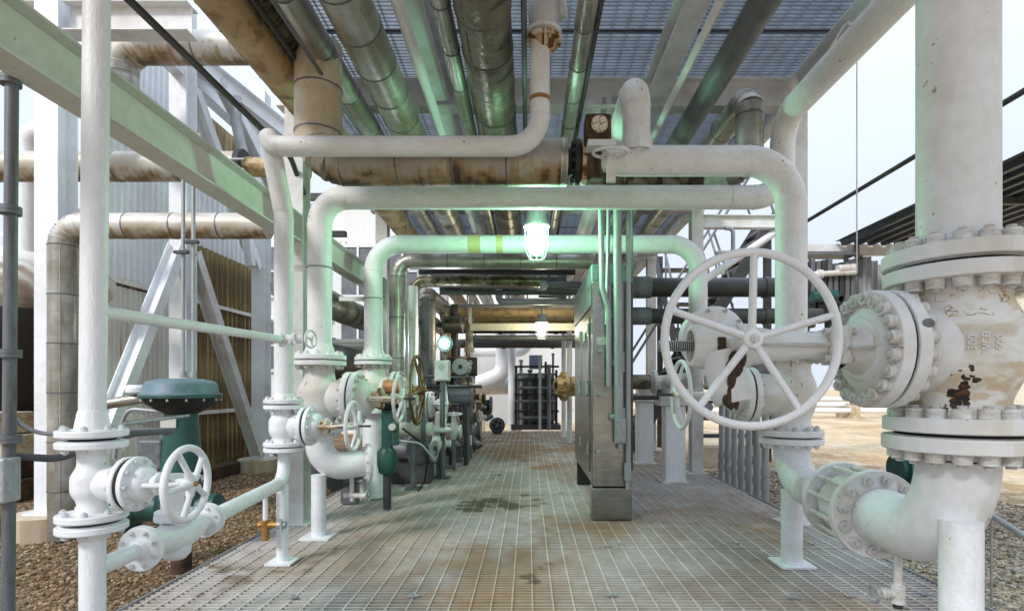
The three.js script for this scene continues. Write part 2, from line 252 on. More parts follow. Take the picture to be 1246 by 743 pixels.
// gate valve with vertical run through pos, bonnet along dirX (+1 or -1); hTop, hBot = distance from centre to the end faces
function gateValve(o, pos, { sx = 1, pr, fR, ft = fR * 0.24, hTop, hBot = hTop, bodyR = pr * 1.55, bR, bX, wheelX, wheelR, wheelRim = 0.012, own = true, nuts = 12, bnuts = nuts, nk = 0.11, bnk = 0.095, mat = M.cast, bodyMat = mat, gear = false, cap = 0.5, stem = true, wheelMat = M.white, turn = 0.3, bonnetMat = mat, yokeMat = mat } = {}) {
  const ax = V(sx, 0, 0), P = (x, y = 0, z = 0) => pos.clone().add(V(sx * x, y, z));
  const nr = fR * nk;
  const prof = []; const y0 = -hBot + ft, y1 = hTop - ft, n = 28;
  for (let i = 0; i <= n; i++) { const y = y0 + (y1 - y0) * i / n, k = Math.exp(-((y / (bodyR * 0.78)) ** 4)); const e = Math.exp(-(((Math.min(y - y0, y1 - y)) / (ft * 0.6)) ** 2)); prof.push([pr * 1.22 + (bodyR - pr * 1.22) * k + pr * 0.12 * e, y]); }
  const bodyGeo = bodyMat.userData.lathe ? new THREE.LatheGeometry(prof.map(([r, y]) => new THREE.Vector2(r, y)), 48).translate(pos.x, pos.y, pos.z) : lathe(prof, 36).translate(pos.x, pos.y, pos.z);
  mesh('body', bodyGeo, bodyMat, o);
  flange(o, P(0, hTop), V(0, -1, 0), fR, ft, pr * 1.05, { nuts, nr, mat, own, name: 'upper_flange', neck: fR * 0.1 });
  flange(o, P(0, -hBot), V(0, 1, 0), fR, ft, pr * 1.05, { nuts, nr, mat, own, name: 'lower_flange', neck: fR * 0.1 });
  // body neck and its flange, then the bonnet flange
  const bt = bR * 0.22;
  mesh('bonnet_neck', orient(lathe([[bodyR * 0.8, 0], [bodyR * 0.86, bodyR * 0.6], [bR * 0.78, bX - bt - 0.006], [bR * 0.5, bX - bt - 0.004]], 32), pos, ax), mat, o);
  flange(o, P(bX - 0.003), V(-sx, 0, 0), bR, bt, bR * 0.6, { nuts: bnuts, nr: bR * bnk, mat, own, name: 'body_flange', neck: bR * 0.04, ring: 0.86 });
  mesh('gasket', orient(new THREE.CylinderGeometry(bR * 0.94, bR * 0.94, 0.012, 32), P(bX), ax), M.gasket, o);
  const bf = flange(o, P(bX + 0.003), ax, bR, bt, bR * 0.5, { nuts: bnuts, nr: bR * bnk, mat: bonnetMat, own, name: 'bonnet', neck: bR * 0.12, ring: 0.86 });
  let x1 = bX + bt;
  if (!gear) {
    mesh('bonnet_cap', orient(lathe([[bR * 0.7, 0], [bR * 0.68, bR * cap * 0.45], [bR * 0.58, bR * cap * 0.8], [bR * 0.4, bR * cap], [0, bR * cap]], 32), P(x1 - 0.001), ax), bonnetMat, o); x1 += bR * cap - 0.004;
    const x2 = wheelX - wheelR * 0.02;
    mesh('gland', orient(lathe(hard([[bR * 0.3, 0], [bR * 0.3, bR * 0.25], [bR * 0.42, bR * 0.25], [bR * 0.42, bR * 0.38], [bR * 0.18, bR * 0.38], [bR * 0.18, bR * 0.6]]), 20), P(x1), ax), yokeMat, o);
    for (const s of [-1, 1]) mesh('yoke_arm', sweep(fillet([P(x1, 0, s * bR * 0.45), P(x1 + (x2 - x1) * 0.55, 0, s * bR * 0.42), P(x2, 0, s * bR * 0.1)], bR * 0.3, 4), bR * 0.1, 8), yokeMat, o);
    mesh('yoke_nut', rod(P(x2 - bR * 0.28), P(x2 + bR * 0.1), bR * 0.2, 16), yokeMat, o);
    if (stem) mesh('stem', rod(P(x1 + bR * 0.3), P(x2 + wheelR * 0.75), bR * 0.055, 10), M.dark, o);
    handwheel(o, P(wheelX), ax, wheelR, wheelRim, { turn, mat: wheelMat });
  }
  return { P, x1, bf };
}

// ------------------------------------------------------------------ the setting: ground, gravel, walkway deck
const GY = -0.16, DL = -1.93, DR = 2.19, DZ0 = 0.9, DZ1 = -13.5;
function sheet(w, d, x, y, z) { const g = new THREE.PlaneGeometry(w, d).rotateX(-Math.PI / 2), p = g.attributes.position, uv = g.attributes.uv; for (let i = 0; i < 4; i++) uv.setXY(i, p.getX(i) + x, -p.getZ(i) - z); return g.translate(x, y, z); }
{ const o = struct('ground'); mesh('sand', sheet(700, 700, 0, GY, -200), M.sand, o);
  mesh('soil', sheet(9, 15.6, -2.6 - 4.5 + 0.9, GY + 0.006, -6.6), M.soil, o);
  mesh('pale_soil', sheet(4.2, 10, 3.6, GY + 0.006, -3.6), M.paleSoil, o);
  mesh('under_deck_soil', sheet(3.9, 14, 0.13, GY + 0.005, -6.4), M.soil, o); }
function stones(name, label, n, x0, x1, z0, z1, cols) {
  const base = [0, 1, 2].map(() => { const g = new THREE.IcosahedronGeometry(1, 0); const p = g.attributes.position, m = {}; for (let i = 0; i < p.count; i++) { const k = p.getX(i).toFixed(2) + p.getY(i).toFixed(2) + p.getZ(i).toFixed(2); m[k] ??= rnd(0.7, 1.2); p.setXYZ(i, p.getX(i) * m[k], p.getY(i) * m[k] * 0.6, p.getZ(i) * m[k] * 0.85); } g.computeVertexNormals(); return g; });
  const o = struct(name, 'stuff'); o.userData.label = label; o.userData.category = 'gravel';
  base.forEach((g, b) => {
    const im = new THREE.InstancedMesh(g, std({ color: 0xffffff, roughness: 0.95 }), n / 3 | 0); im.name = 'stones'; im.castShadow = im.receiveShadow = true;
    const m = new THREE.Matrix4(), q = new THREE.Quaternion(), c = new THREE.Color();
    for (let i = 0; i < im.count; i++) {
      const t = Math.pow(rnd(), 1.7), z = z0 + (z1 - z0) * t, s = (0.004 + 0.013 * rnd() ** 2.6) * (1 + t * 0.7);
      q.setFromEuler(new THREE.Euler(rnd(-0.4, 0.4), rnd(0, 6.3), rnd(-0.4, 0.4)));
      m.compose(V(rnd(x0, x1), GY + 0.006 + s * rnd(-0.1, 0.5), z), q, V(s, s, s)); im.setMatrixAt(i, m);
      const k = cols[Math.floor(rnd(0, cols.length))], j = rnd(0.65, 1.25); im.setColorAt(i, c.setRGB(k[0] * j, k[1] * j, k[2] * j));
    }
    o.add(im);
  });
}
stones('gravel', 'brown crushed stone beside the walkway under the heater', 66000, -5.2, -1.97, -1.9, -9, [[0.22, 0.145, 0.08], [0.27, 0.19, 0.11], [0.15, 0.095, 0.05], [0.36, 0.27, 0.17], [0.24, 0.17, 0.11]]);
stones('gravel', 'pale grey crushed stone beside the walkway under the big elbow', 36000, 2.24, 5, -2.1, -8, [[0.36, 0.31, 0.25], [0.26, 0.22, 0.17], [0.46, 0.42, 0.35], [0.18, 0.15, 0.11]]);

const deckTex = (lift) => tex(640, 2048, (u, v) => {
  const c = fbm(u, v, 14, 308, 4, 48), e = fbm(u, v, 28, 318, 4, 96), a = fbm(u, v, 5, 301, 5, 17), b = fbm(u, v, 90, 304, 2, 300);
  const x = u * (DR - DL) + DL + (c - 0.5) * 0.7 + (e - 0.5) * 0.35, z = v * (DZ0 - DZ1) + (e - 0.5) * 1.2 + (a - 0.5) * 1.2;   // z metres from the near end
  let k = mix([206, 201, 197], [188, 177, 166], step(0.35, 0.68, a)); const q = (b - 0.5) * 30 + (e - 0.5) * 26; k = [k[0] + q, k[1] + q, k[2] + q];
  const far = step(8, 10.5, z) * 0.8, g = (px, pz, r) => Math.exp(-(((x - px) / r) ** 2 + ((z - pz) / (r * 1.6)) ** 2));
  const w = 0.8 * g(-0.1, 3.9, 0.55) + 0.7 * g(0.55, 5.2, 0.4) + g(-0.35, 10.4, 0.6) + 0.7 * g(0.3, 8.4, 0.4) + 0.6 * g(1.9, 5.2, 0.3) + 0.5 * g(-1.4, 4.4, 0.25) + 0.5 * g(0.8, 6.4, 0.3);
  k = mix(k, [170, 132, 92], Math.min(0.55, step(0.35, 0.7, w * 0.6 + c * 0.4) * 0.46 * Math.min(1, w * 1.8) + step(0.55, 0.7, c * 0.6 + a * 0.4) * 0.14 + far * step(0.38, 0.6, c) * 0.65));
  const oil = g(-0.42, 6.15, 0.26) + 0.9 * g(-0.12, 6.05, 0.2) + 0.9 * g(0.16, 4.15, 0.1) + 0.8 * g(-0.35, 7.6, 0.14) + 0.7 * g(-0.05, 9.2, 0.2) + 0.75 * g(-1.7, 4.2, 0.2) + 0.7 * g(-1.3, 4.6, 0.2) + 0.8 * g(-1.62, 3.6, 0.2) + 0.6 * g(-1.5, 5.5, 0.3);
  return mix(k, [112, 98, 78], step(0.5, 0.82, oil * 0.55 + e * 0.5) * Math.min(0.8, oil * 1.2)).map((t) => t * lift);
});
M.grate = std({ map: deckTex(0.95), roughness: 0.65, metalness: 0.1 });
M.grateRod = std({ map: deckTex(1.04), roughness: 0.5, metalness: 0.1 });
function deckUV(g) { const p = g.attributes.position, uv = g.attributes.uv; for (let i = 0; i < p.count; i++) uv.setXY(i, (p.getX(i) - DL) / (DR - DL), (DZ0 - p.getZ(i)) / (DZ0 - DZ1)); return g; }
{
  const o = struct('walkway_deck'), pw = 0.9, n = Math.round((DZ0 - DZ1) / pw);
  for (let k = 0; k < n; k++) {
    const z0 = DZ0 - k * pw - 0.004, z1 = z0 - pw + 0.008, list = [], lv = rnd(-0.003, 0.003);
    const pitch = 0.0375, nb = 24;
    for (let i = 0; i < nb; i++) list.push(box(DR - DL - 0.02, 0.032, 0.0098, (DL + DR) / 2, -0.016 + lv, z0 - (i + 0.5) * (pw - 0.008) / nb));
    const p = mesh('grating_panel', deckUV(merge(list)), M.grate, o);
    const rods = []; for (let x = DL + 0.05; x < DR; x += 0.1) rods.push(box(0.0075, 0.008, pw - 0.009, x, lv - 0.001, (z0 + z1) / 2));
    mesh('cross_rods', deckUV(merge(rods)), M.grateRod, p).userData.kind = 'stuff';
  }
  for (let i = 0; i < 26; i++) { const x = DL + 0.1 + 0.1 * Math.floor(rnd(1, 40)) + 0.05, z = DZ0 - 0.9 * Math.floor(rnd(3, 11)) - rnd(0.02, 0.12); mesh('saddle_clip', merge([box(0.05, 0.004, 0.03, x, 0.0085, z), new THREE.CylinderGeometry(0.009, 0.009, 0.006, 6).translate(x, 0.0135, z)]), M.galv, o); }
  for (const [x, s] of [[DL - 0.006, 1], [DR + 0.006, -1]]) mesh('edge_angle', merge([box(0.008, 0.15, DZ0 - DZ1, x, -0.07, (DZ0 + DZ1) / 2), box(0.05, 0.006, DZ0 - DZ1, x - s * 0.029, -0.146, (DZ0 + DZ1) / 2)]), M.galv, o);
  for (let z = DZ0 - 0.45; z > DZ1; z -= 1.8) mesh('deck_joist', ibeam(V(DL + 0.01, -0.094, z), V(DR - 0.01, -0.094, z), 0.11, 0.08), M.dark, o);
}

// ------------------------------------------------------------------ the pipe rack: columns, beams, roof grating
const CL = -1.8, CR = 2.07, BD = [1.5, 4.29, 6.8, 9.3, 11.8], RY = 3.44;
{
  const o = thing('pipe_rack', 'pale painted steel pipe rack standing over the grating walkway', 'steel frame');
  for (const d of BD) for (const x of [CL, CR]) {
    mesh('column', ibeam(V(x, 0.014, -d), V(x, RY - 0.225, -d), 0.15, 0.14, V(0, 0, 1)), M.frame, o);
    mesh('base_plate', merge([box(0.24, 0.013, 0.24, x, 0.007, -d)]), M.frame, o);
  }
  for (const d of BD) mesh('cross_beam', ibeam(V(CL - 0.14, RY - 0.112, -d), V(CR + 0.09, RY - 0.112, -d), 0.22, 0.13), M.frame, o);
  for (const x of [-0.68, 0.97, CL + 0.0, CR]) { const e = [-0.9, ...BD, 13.3]; for (let i = 0; i < e.length - 1; i++) mesh('roof_joist', ibeam(V(x, RY - 0.098, -e[i] - 0.07), V(x, RY - 0.098, -e[i + 1] + 0.07), 0.18, x > 1.5 || x < -1.5 ? 0.12 : 0.15), M.frame, o); }
  for (let i = 0; i < BD.length - 1; i++) mesh('side_beam', ibeam(V(CL, 2.275, -BD[i] - (i ? 0.08 : 0)), V(CL, 2.275, -BD[i + 1] + 0.08), 0.21, 0.13), M.sage, o);
  mesh('side_beam', ibeam(V(CL, 2.275, 0.4), V(CL, 2.275, -1.7), 0.21, 0.13), M.sage, o);
  // bracket for the side platform beyond the second column, with its diagonal brace
  mesh('bracket_beam', ibeam(V(CR + 0.08, 3.1, -6.8), V(3.2, 3.1, -6.8), 0.16, 0.1), M.frame, o);
  mesh('brace', rod(V(CR + 0.06, 2.35, -6.84), V(3.12, 3.02, -6.84), 0.045, 12), M.white, o);
  for (const x of [2.35, 2.75]) mesh('bolt', orient(nutGeo(0.018, 0.02), V(x, 3.1, -6.79), V(0, 0, 1)), M.dark, o);
  mesh('gusset', merge([box(0.16, 0.2, 0.012, CL + 0.14, RY - 0.33, -4.21)]), M.frame, o);
}
{
  const o = struct('roof_grating'), pw = 0.9;
  for (let z0 = 0.8; z0 > -13.2; z0 -= pw) {
    const list = [], nb = 24; for (let i = 0; i < nb; i++) list.push(box(CR - CL + 0.02, 0.032, 0.006, (CR + CL) / 2, RY + 0.017, z0 - (i + 0.5) * (pw - 0.01) / nb));
    const p = mesh('grating_panel', merge(list), M.roofBar, o), rods = [];
    for (let x = CL + 0.05; x < CR; x += 0.1) rods.push(box(0.007, 0.007, pw - 0.012, x, RY + 0.0305, z0 - pw / 2));
    mesh('cross_rods', merge(rods), M.galv, p).userData.kind = 'stuff';
    mesh('panel_band', box(CR - CL + 0.018, 0.034, 0.005, (CR + CL) / 2, RY + 0.0172, z0 - pw + 0.006), M.dark, p);
  }
}

// ------------------------------------------------------------------ pipe builders
function jacketed(name, label, pts, R, mat, { bend = R * 1.6, gores = 4, sec = 0.42, group, seg = 26, cat = 'insulated pipe' } = {}) {
  const o = thing(name, label, cat, group), cuts = [], f = fillet(pts, bend, gores);
  for (let i = 0; i < f.length - 1; i++) { // split straight runs into jacket sections
    const L = f[i].distanceTo(f[i + 1]); if (L < 1e-4) continue;
    const arc = L < bend * 1.2 && pts.length > 2 && i > 0 && i < f.length - 2, n = arc ? 1 : Math.max(1, Math.round(L / sec));
    for (let k = 0; k < n; k++) cuts.push([f[i].clone().lerp(f[i + 1], k / n), f[i].clone().lerp(f[i + 1], (k + 1) / n), arc]);
  }
  cuts.forEach(([a, b, arc], i) => {
    const t = b.clone().sub(a).normalize(), e = arc ? 0.006 : 0.008, r = R + (i % 2) * 0.0015 + rnd(0, 0.001);
    const p0 = a.clone().addScaledVector(t, i ? -e : 0), p1 = b.clone().addScaledVector(t, i < cuts.length - 1 ? e : 0), L = p0.distanceTo(p1);
    const g = [sweep([p0, p1], r, seg, true, true)];
    const q = b.clone(); if (i < cuts.length - 1) mesh('strap_band', sweep([q.clone().addScaledVector(t, -0.008), q.clone().addScaledVector(t, -0.006), q.clone().addScaledVector(t, 0.002), q.clone().addScaledVector(t, 0.004)], [r, R + 0.005, R + 0.005, r], seg, false, true), arc ? mat.length ? mat[0] : mat : M.slate, o);
    if (!arc) { // lap seam along the section and a strap buckle
      const n0 = Math.abs(t.y) > 0.9 ? V(0.5, 0, 0.86) : V(0, -0.8, 0).add(V(t.z, 0, -t.x).multiplyScalar(0.6)); n0.addScaledVector(t, -n0.dot(t)).normalize();
      g.push(bar(p0.clone().addScaledVector(n0, r - 0.001), p1.clone().addScaledVector(n0, r - 0.001), 0.006, 0.006));
      for (let k = 1; k < 5; k++) { const s = p0.clone().lerp(p1, k / 5); g.push(rod(s.clone().addScaledVector(n0, r - 0.002), s.clone().addScaledVector(n0, r + 0.006), 0.004, 5)); }
    }
    mesh(arc ? 'elbow_gore' : 'jacket_section', merge(g), Array.isArray(mat) ? (Math.abs(t.y) > 0.8 ? mat[1] : mat[0]) : mat, o);
  });
  return o;
}
function plainPipe(name, label, pts, R, mat, { bend = R * 3, group, cat = 'pipe', seg = 22 } = {}) {
  const o = thing(name, label, cat, group); mesh('run', tube(pts, R, bend, seg, 10), mat, o); return o;
}

// ------------------------------------------------------------------ overhead pipes along the rack
const OV = (ratio, h, d) => V(ratio * h, EYE + h, -d), Z0 = -0.7, Z1 = 13.2;
jacketed('insulated_pipe', 'thick tan jacketed overhead pipe along the open side of the rack, outermost under the roof', [OV(-0.785, 2.0, Z0), OV(-0.785, 2.0, Z1)], 0.12, M.tan, { sec: 1.1 });
plainPipe('ribbed_pipe', 'dark ribbed overhead pipe wedged between the tan pipe and a thin angle bar', [OV(-0.69, 2.06, Z0), OV(-0.69, 2.06, 3.5)], 0.062, M.mossy);
{ const o = tops[tops.length - 1], rings = []; for (let d = 1.9; d < 3.5; d += 0.03) rings.push(sweep([OV(-0.69, 2.06, d), OV(-0.69, 2.06, d + 0.008), OV(-0.69, 2.06, d + 0.018), OV(-0.69, 2.06, d + 0.024)], [0.061, 0.068, 0.068, 0.061], 16, false)); mesh('ribs', merge(rings), M.mossy, o).userData.kind = 'stuff'; }
plainPipe('angle_bar', 'thin grey steel bar running lengthwise beside the ribbed overhead pipe', [OV(-0.66, 1.86, Z0), OV(-0.66, 1.86, 4.2)], 0.012, M.slate, { cat: 'bar' });
plainPipe('cable_conduit', 'dark conduit running lengthwise against the thick tan overhead pipe', [OV(-0.71, 1.97, Z0), OV(-0.71, 1.97, 3.4)], 0.014, M.dark, { cat: 'conduit' });
jacketed('insulated_pipe', 'slim jacketed overhead pipe beside the thin angle bar, its strapped sections greenish', [OV(-0.612, 2.02, Z0), OV(-0.612, 2.02, Z1)], 0.08, M.alu, { sec: 0.5 });
jacketed('insulated_pipe', 'thick grey jacketed overhead pipe with riveted seam, right of the slim strapped one', [OV(-0.47, 2.0, Z0), OV(-0.47, 2.0, Z1)], 0.126, M.alu, { sec: 0.34 });
plainPipe('overhead_pipe', 'thin white overhead pipe running below the left roof joist', [OV(-0.34, 2.02, Z0), OV(-0.34, 2.02, Z1)], 0.034, M.white);
jacketed('insulated_pipe', 'narrow jacketed overhead pipe between the roof joist and the thick mossy one', [OV(-0.228, 2.02, Z0), OV(-0.228, 2.02, Z1)], 0.05, M.alu, { sec: 0.4 });
jacketed('insulated_pipe', 'thick mossy brown jacketed overhead pipe in the middle of the rack', [OV(-0.12, 2.0, Z0), OV(-0.12, 2.0, Z1)], 0.148, M.mossy, { sec: 0.36 });
plainPipe('cable_conduit', 'slate conduit beside the thick mossy overhead pipe, behind the flanged vertical pipe', [OV(-0.012, 2.0, Z0), OV(-0.012, 2.0, Z1)], 0.016, M.slate, { cat: 'conduit' });
jacketed('insulated_pipe', 'narrow bright jacketed overhead pipe right of the flanged vertical pipe', [OV(0.155, 2.02, Z0), OV(0.155, 2.02, Z1)], 0.055, M.alu, { sec: 0.38 });
plainPipe('angle_bar', 'dark steel bar clipped along the narrow bright overhead pipe', [OV(0.19, 2.0, Z0), OV(0.19, 2.0, Z1)], 0.013, M.dark, { cat: 'bar' });
plainPipe('overhead_pipe', 'thin white overhead pipe just right of the white upright loop', [OV(0.497, 2.05, Z0), OV(0.497, 2.05, Z1)], 0.025, M.white);
plainPipe('overhead_pipe', 'medium grey overhead pipe before the silver mitred elbow', [OV(0.61, 2.0, Z0), OV(0.61, 2.0, Z1)], 0.08, M.slate);
plainPipe('cable_conduit', 'black conduit sloping past the tan overhead pipe outside the rack', [OV(-1.03, 1.72, Z0), OV(-1.03, 1.72, 4.1), V(-1.79, 2.42, -4.6)], 0.019, M.dark, { cat: 'conduit', bend: 0.2 });
plainPipe('cable_conduit', 'dark conduit running lengthwise outside the rack against the sky', [OV(1.67, 1.56, 0.2), OV(1.67, 1.56, 5.6)], 0.017, M.dark, { cat: 'conduit' });
plainPipe('hanging_wire', 'thin pale wire hanging down against the sky beside the rack', [at(1043, 30, 3.2), at(1043, 330, 3.2)], 0.0035, M.white, { cat: 'wire' });
plainPipe('sample_tube', 'thin bent tube clipped to the right roof joist', [at(1010, 60, 3.0), at(1040, 10, 2.9), at(1035, 32, 2.9)], 0.006, M.white, { cat: 'tube', bend: 0.03 });

// mitred silver elbow: comes up from behind the white header and turns back along the rack
jacketed('insulated_pipe', 'silver jacketed pipe rising behind the white header and turning back through a mitred elbow', [V(1.32, 2.58, -4.08), V(1.55, 2.6, -3.87), V(1.55, 3.1, -3.85), V(1.55, 3.1, -9)], 0.094, M.alu, { bend: 0.14, gores: 4, sec: 0.4 });
jacketed('insulated_pipe', 'dark stained jacketed pipe showing under the white header', [V(0.3, 2.58, -4.08), V(1.33, 2.58, -4.08)], 0.085, M.mossy, { sec: 0.32 });

// rusty cross pipe with its upright and the flange at its end
{
  const o = jacketed('insulated_pipe', 'rust-streaked jacketed pipe crossing the walkway high up, with an upright elbow', [V(-1.29, 3.15, -3.38), V(-1.29, 2.435, -3.38), V(0.2, 2.435, -3.38)], 0.138, [M.stained, M.beige], { bend: 0.17, gores: 4, sec: 0.3, seg: 32 });
  mesh('end_cap', rod(V(0.195, 2.435, -3.38), V(0.235, 2.435, -3.38), 0.141, 32), M.alu, o);
  mesh('pipe_end', rod(V(0.235, 2.435, -3.38), V(0.27, 2.435, -3.38), 0.08, 24), M.black, o);
  flange(o, V(0.315, 2.435, -3.38), V(-1, 0, 0), 0.135, 0.035, 0.08, { nuts: 12, mat: M.black, own: true, neck: 0.02 });
}
// small rusted valve between the rusty pipe and the white header
{
  const o = thing('block_valve', 'rust-caked block valve with a small level handwheel, high up by the rusty cross pipe', 'valve');
  const c = V(0.4, 2.42, -3.34);
  mesh('body', merge([rod(V(0.322, 2.43, -3.37), V(0.46, 2.41, -3.31), 0.105, 24)]), M.rust, o);
  flange(o, V(0.32, 2.435, -3.378), V(1, 0, 0), 0.135, 0.03, 0.085, { nuts: 12, mat: M.castRust, own: true, neck: 0.02 });
  mesh('actuator_box', rbox(0.15, 0.15, 0.13, 0.40, 2.545, -3.2, 0.02), M.rust, o);
  mesh('cover', rod(V(0.405, 2.55, -3.135), V(0.405, 2.55, -3.12), 0.048, 20), M.castRust, o);
  mesh('bracket', merge([box(0.16, 0.035, 0.12, 0.42, 2.452, -3.2), box(0.05, 0.2, 0.03, 0.475, 2.33, -3.16)]), M.cast, o);
  handwheel(o, V(0.46, 2.375, -3.1), V(0, 1, 0.12), 0.095, 0.009, { spokes: 3, mat: M.white, dish: 0.05, nut: M.rust });
}
// white header from the small valve through the tee to the riser at the right
{
  const o = thing('white_header', 'white header pipe with an upright loop, bending down into the riser by the big handwheel', 'pipe');
  const x = 1.575, z = -3.3;
  mesh('reducer', sweep([V(0.43, 2.41, z), V(0.46, 2.41, z), V(0.5, 2.41, z), V(0.55, 2.41, z), V(0.58, 2.41, z)], [0.06, 0.064, 0.078, 0.087, 0.088], 28), M.white, o);
  mesh('run', tube([V(0.578, 2.41, z), V(x, 2.41, z), V(x, 1.29, z)], 0.088, 0.26, 28, 14), M.white, o);
  const t = V(0.648, 2.41, z);
  mesh('loop', tube([t, V(0.648, 2.87, z), V(0.648, 2.87, -9)], 0.082, 0.13, 28, 12), M.white, o);
  mesh('tee_collar', orient(lathe([[0.1, 0.045], [0.0985, 0.07], [0.093, 0.1], [0.087, 0.13], [0.0825, 0.17]], 28), t, YU), M.white, o);
  flange(o, V(x, 1.262, z), YU, 0.175, 0.04, 0.088, { nuts: 12, own: true });
}
// the flanged vertical white pipe and the run that crosses to the left riser
{
  const o = thing('white_cross_pipe', 'thin white pipe crossing in front of the rusty one, its end rising to a flange', 'pipe');
  const d = 3.12;
  mesh('run', tube([V(-1.48, 0.985, -3.33), V(-1.48, 2.1, -3.33), V(-1.485, 2.5, -3.14), at(330, 178, d), at(657, 178, d), at(657, 52, d)], 0.056, 0.17, 24, 10), M.white, o);
  mesh('weld_band', rod(at(657, 124, d), at(657, 119, d), 0.0585, 24), M.brass, o);
  flange(o, at(662, 46, d), V(0, -1, 0), 0.1, 0.028, 0.056, { nuts: 8, mat: M.castRust, own: true });
  flange(o, V(-1.48, 0.955, -3.33), YU, 0.115, 0.028, 0.05, { nuts: 8, own: true });
  const v = thing('overhead_valve', 'pale flanged valve body at the top of the thin white cross pipe', 'valve'), c = at(662, 45, d);
  flange(v, c.clone().add(V(0, 0.004, 0)), YU, 0.1, 0.028, 0.06, { nuts: 8, mat: M.cast, own: true });
  mesh('body', lathe([[0.06, 0.03], [0.085, 0.07], [0.09, 0.14], [0.085, 0.24], [0.06, 0.3]], 28).translate(c.x, c.y, c.z), M.cast, v);
  mesh('bonnet', merge([rod(c.clone().add(V(0.05, 0.16, 0)), c.clone().add(V(0.12, 0.16, 0.02)), 0.06, 20)]), M.cast, v);
}
// second arch: left riser, across the walkway, up and away under the roof edge
{
  const o = thing('white_arch_pipe', 'thick white pipe arching over the walkway below the rusty one, rising at the far side', 'pipe');
  const z = -3.9;
  mesh('run', tube([V(-1.48, 1.27, z), V(-1.48, 2.4, z), V(1.8, 2.4, z), V(1.8, 2.95, z), V(1.8, 2.95, 0.7)], 0.083, 0.2, 28, 12), M.white, o);
  mesh('weld_band', rod(V(1.42, 2.4, z), V(1.426, 2.4, z), 0.0845, 28), M.cast, o);
  flange(o, V(-1.48, 1.247, z), YU, 0.18, 0.035, 0.083, { nuts: 12, own: true });
}
// third arch, nearest the lamp
{
  const o = thing('white_arch_pipe', 'white arch pipe with two yellow bands, lit green by the lamp', 'pipe');
  const z = -5.25;
  mesh('run', tube([V(-1.48, 1.33, z), V(-1.48, 2.42, z), V(1.62, 2.42, z), V(1.62, 1.12, z), V(1.62, 1.12, -9)], 0.086, 0.26, 28, 12), M.white, o);
  for (const [a, b] of [[570, 585], [604, 612]]) mesh('yellow_band', rod(at(a, 297, 5.25), at(b, 297, 5.25), 0.0875, 28), M.band, o);
  flange(o, V(-1.48, 1.31, z), YU, 0.175, 0.035, 0.086, { nuts: 12, own: false });
}

// ------------------------------------------------------------------ the big gate valve at the right, with gear operator
const BX = 1.5, BZ = -1.925;
{ // its body texture: cracked, flaking paint with bare rusted holes above the lower flange
  const holes = [[0.905, 0.17, 0.020, 0.045], [0.914, 0.23, 0.012, 0.03], [0.893, 0.11, 0.016, 0.04], [0.881, 0.19, 0.013, 0.022], [0.922, 0.12, 0.008, 0.04], [0.913, 0.29, 0.010, 0.015], [0.93, 0.31, 0.006, 0.012], [0.9, 0.33, 0.005, 0.01], [0.925, 0.36, 0.005, 0.02], [0.862, 0.06, 0.006, 0.03], [0.87, 0.32, 0.01, 0.006], [0.94, 0.28, 0.01, 0.02]];
  const m = std({ roughness: 0.6, bumpMap: null, map: tex(1024, 512, (u, v) => {
    const wu = u + (fbm(u, v, 40, 401, 3) - 0.5) * 0.018, wv = v + (fbm(u, v, 30, 405, 3) - 0.5) * 0.07;
    const a = fbm(u, v, 8, 411, 5), b = fbm(u, v, 60, 415, 3);
    let k = mix([226, 225, 222], [200, 190, 172], step(0.4, 0.75, a)); const q = (b - 0.5) * 12; k = [k[0] + q, k[1] + q, k[2] + q];
    const crack = 1 - Math.abs(fbm(u * 1.0, v, 26, 421, 3, 14) - 0.5) * 2;
    if (v > 0.72) k = mix(mix(k, [206, 186, 154], step(0.4, 0.6, fbm(u, v, 14, 425, 3)) * 0.75), [112, 84, 54], step(0.93, 0.985, crack) * step(0.48, 0.6, fbm(u, v, 20, 441, 3, 12)) * 0.7);
    if (v < 0.4) k = mix(k, [196, 172, 138], step(0.45, 0.62, fbm(u, v, 18, 431, 4)) * 0.65);
    const or = Math.exp(-(((wu - 0.905) / 0.03) ** 2 + ((wv - 0.05) / 0.075) ** 2)); k = mix(k, [206, 160, 84], step(0.3, 0.6, or) * 0.9);
    let hz = 0; for (const [x, y, rx, ry] of holes) hz = Math.max(hz, Math.exp(-(((wu - x) / (rx * 1.3)) ** 2 + ((wv - y) / (ry * 1.3)) ** 2)));
    k = mix(k, [214, 210, 202], step(0.18, 0.3, hz) * 0.7);
    return mix(k, mix([40, 27, 18], [96, 64, 36], step(0.5, 0.7, b)), step(0.4, 0.5, hz));
  }), });
  m.userData.lathe = true; M.bigBody = m;
}
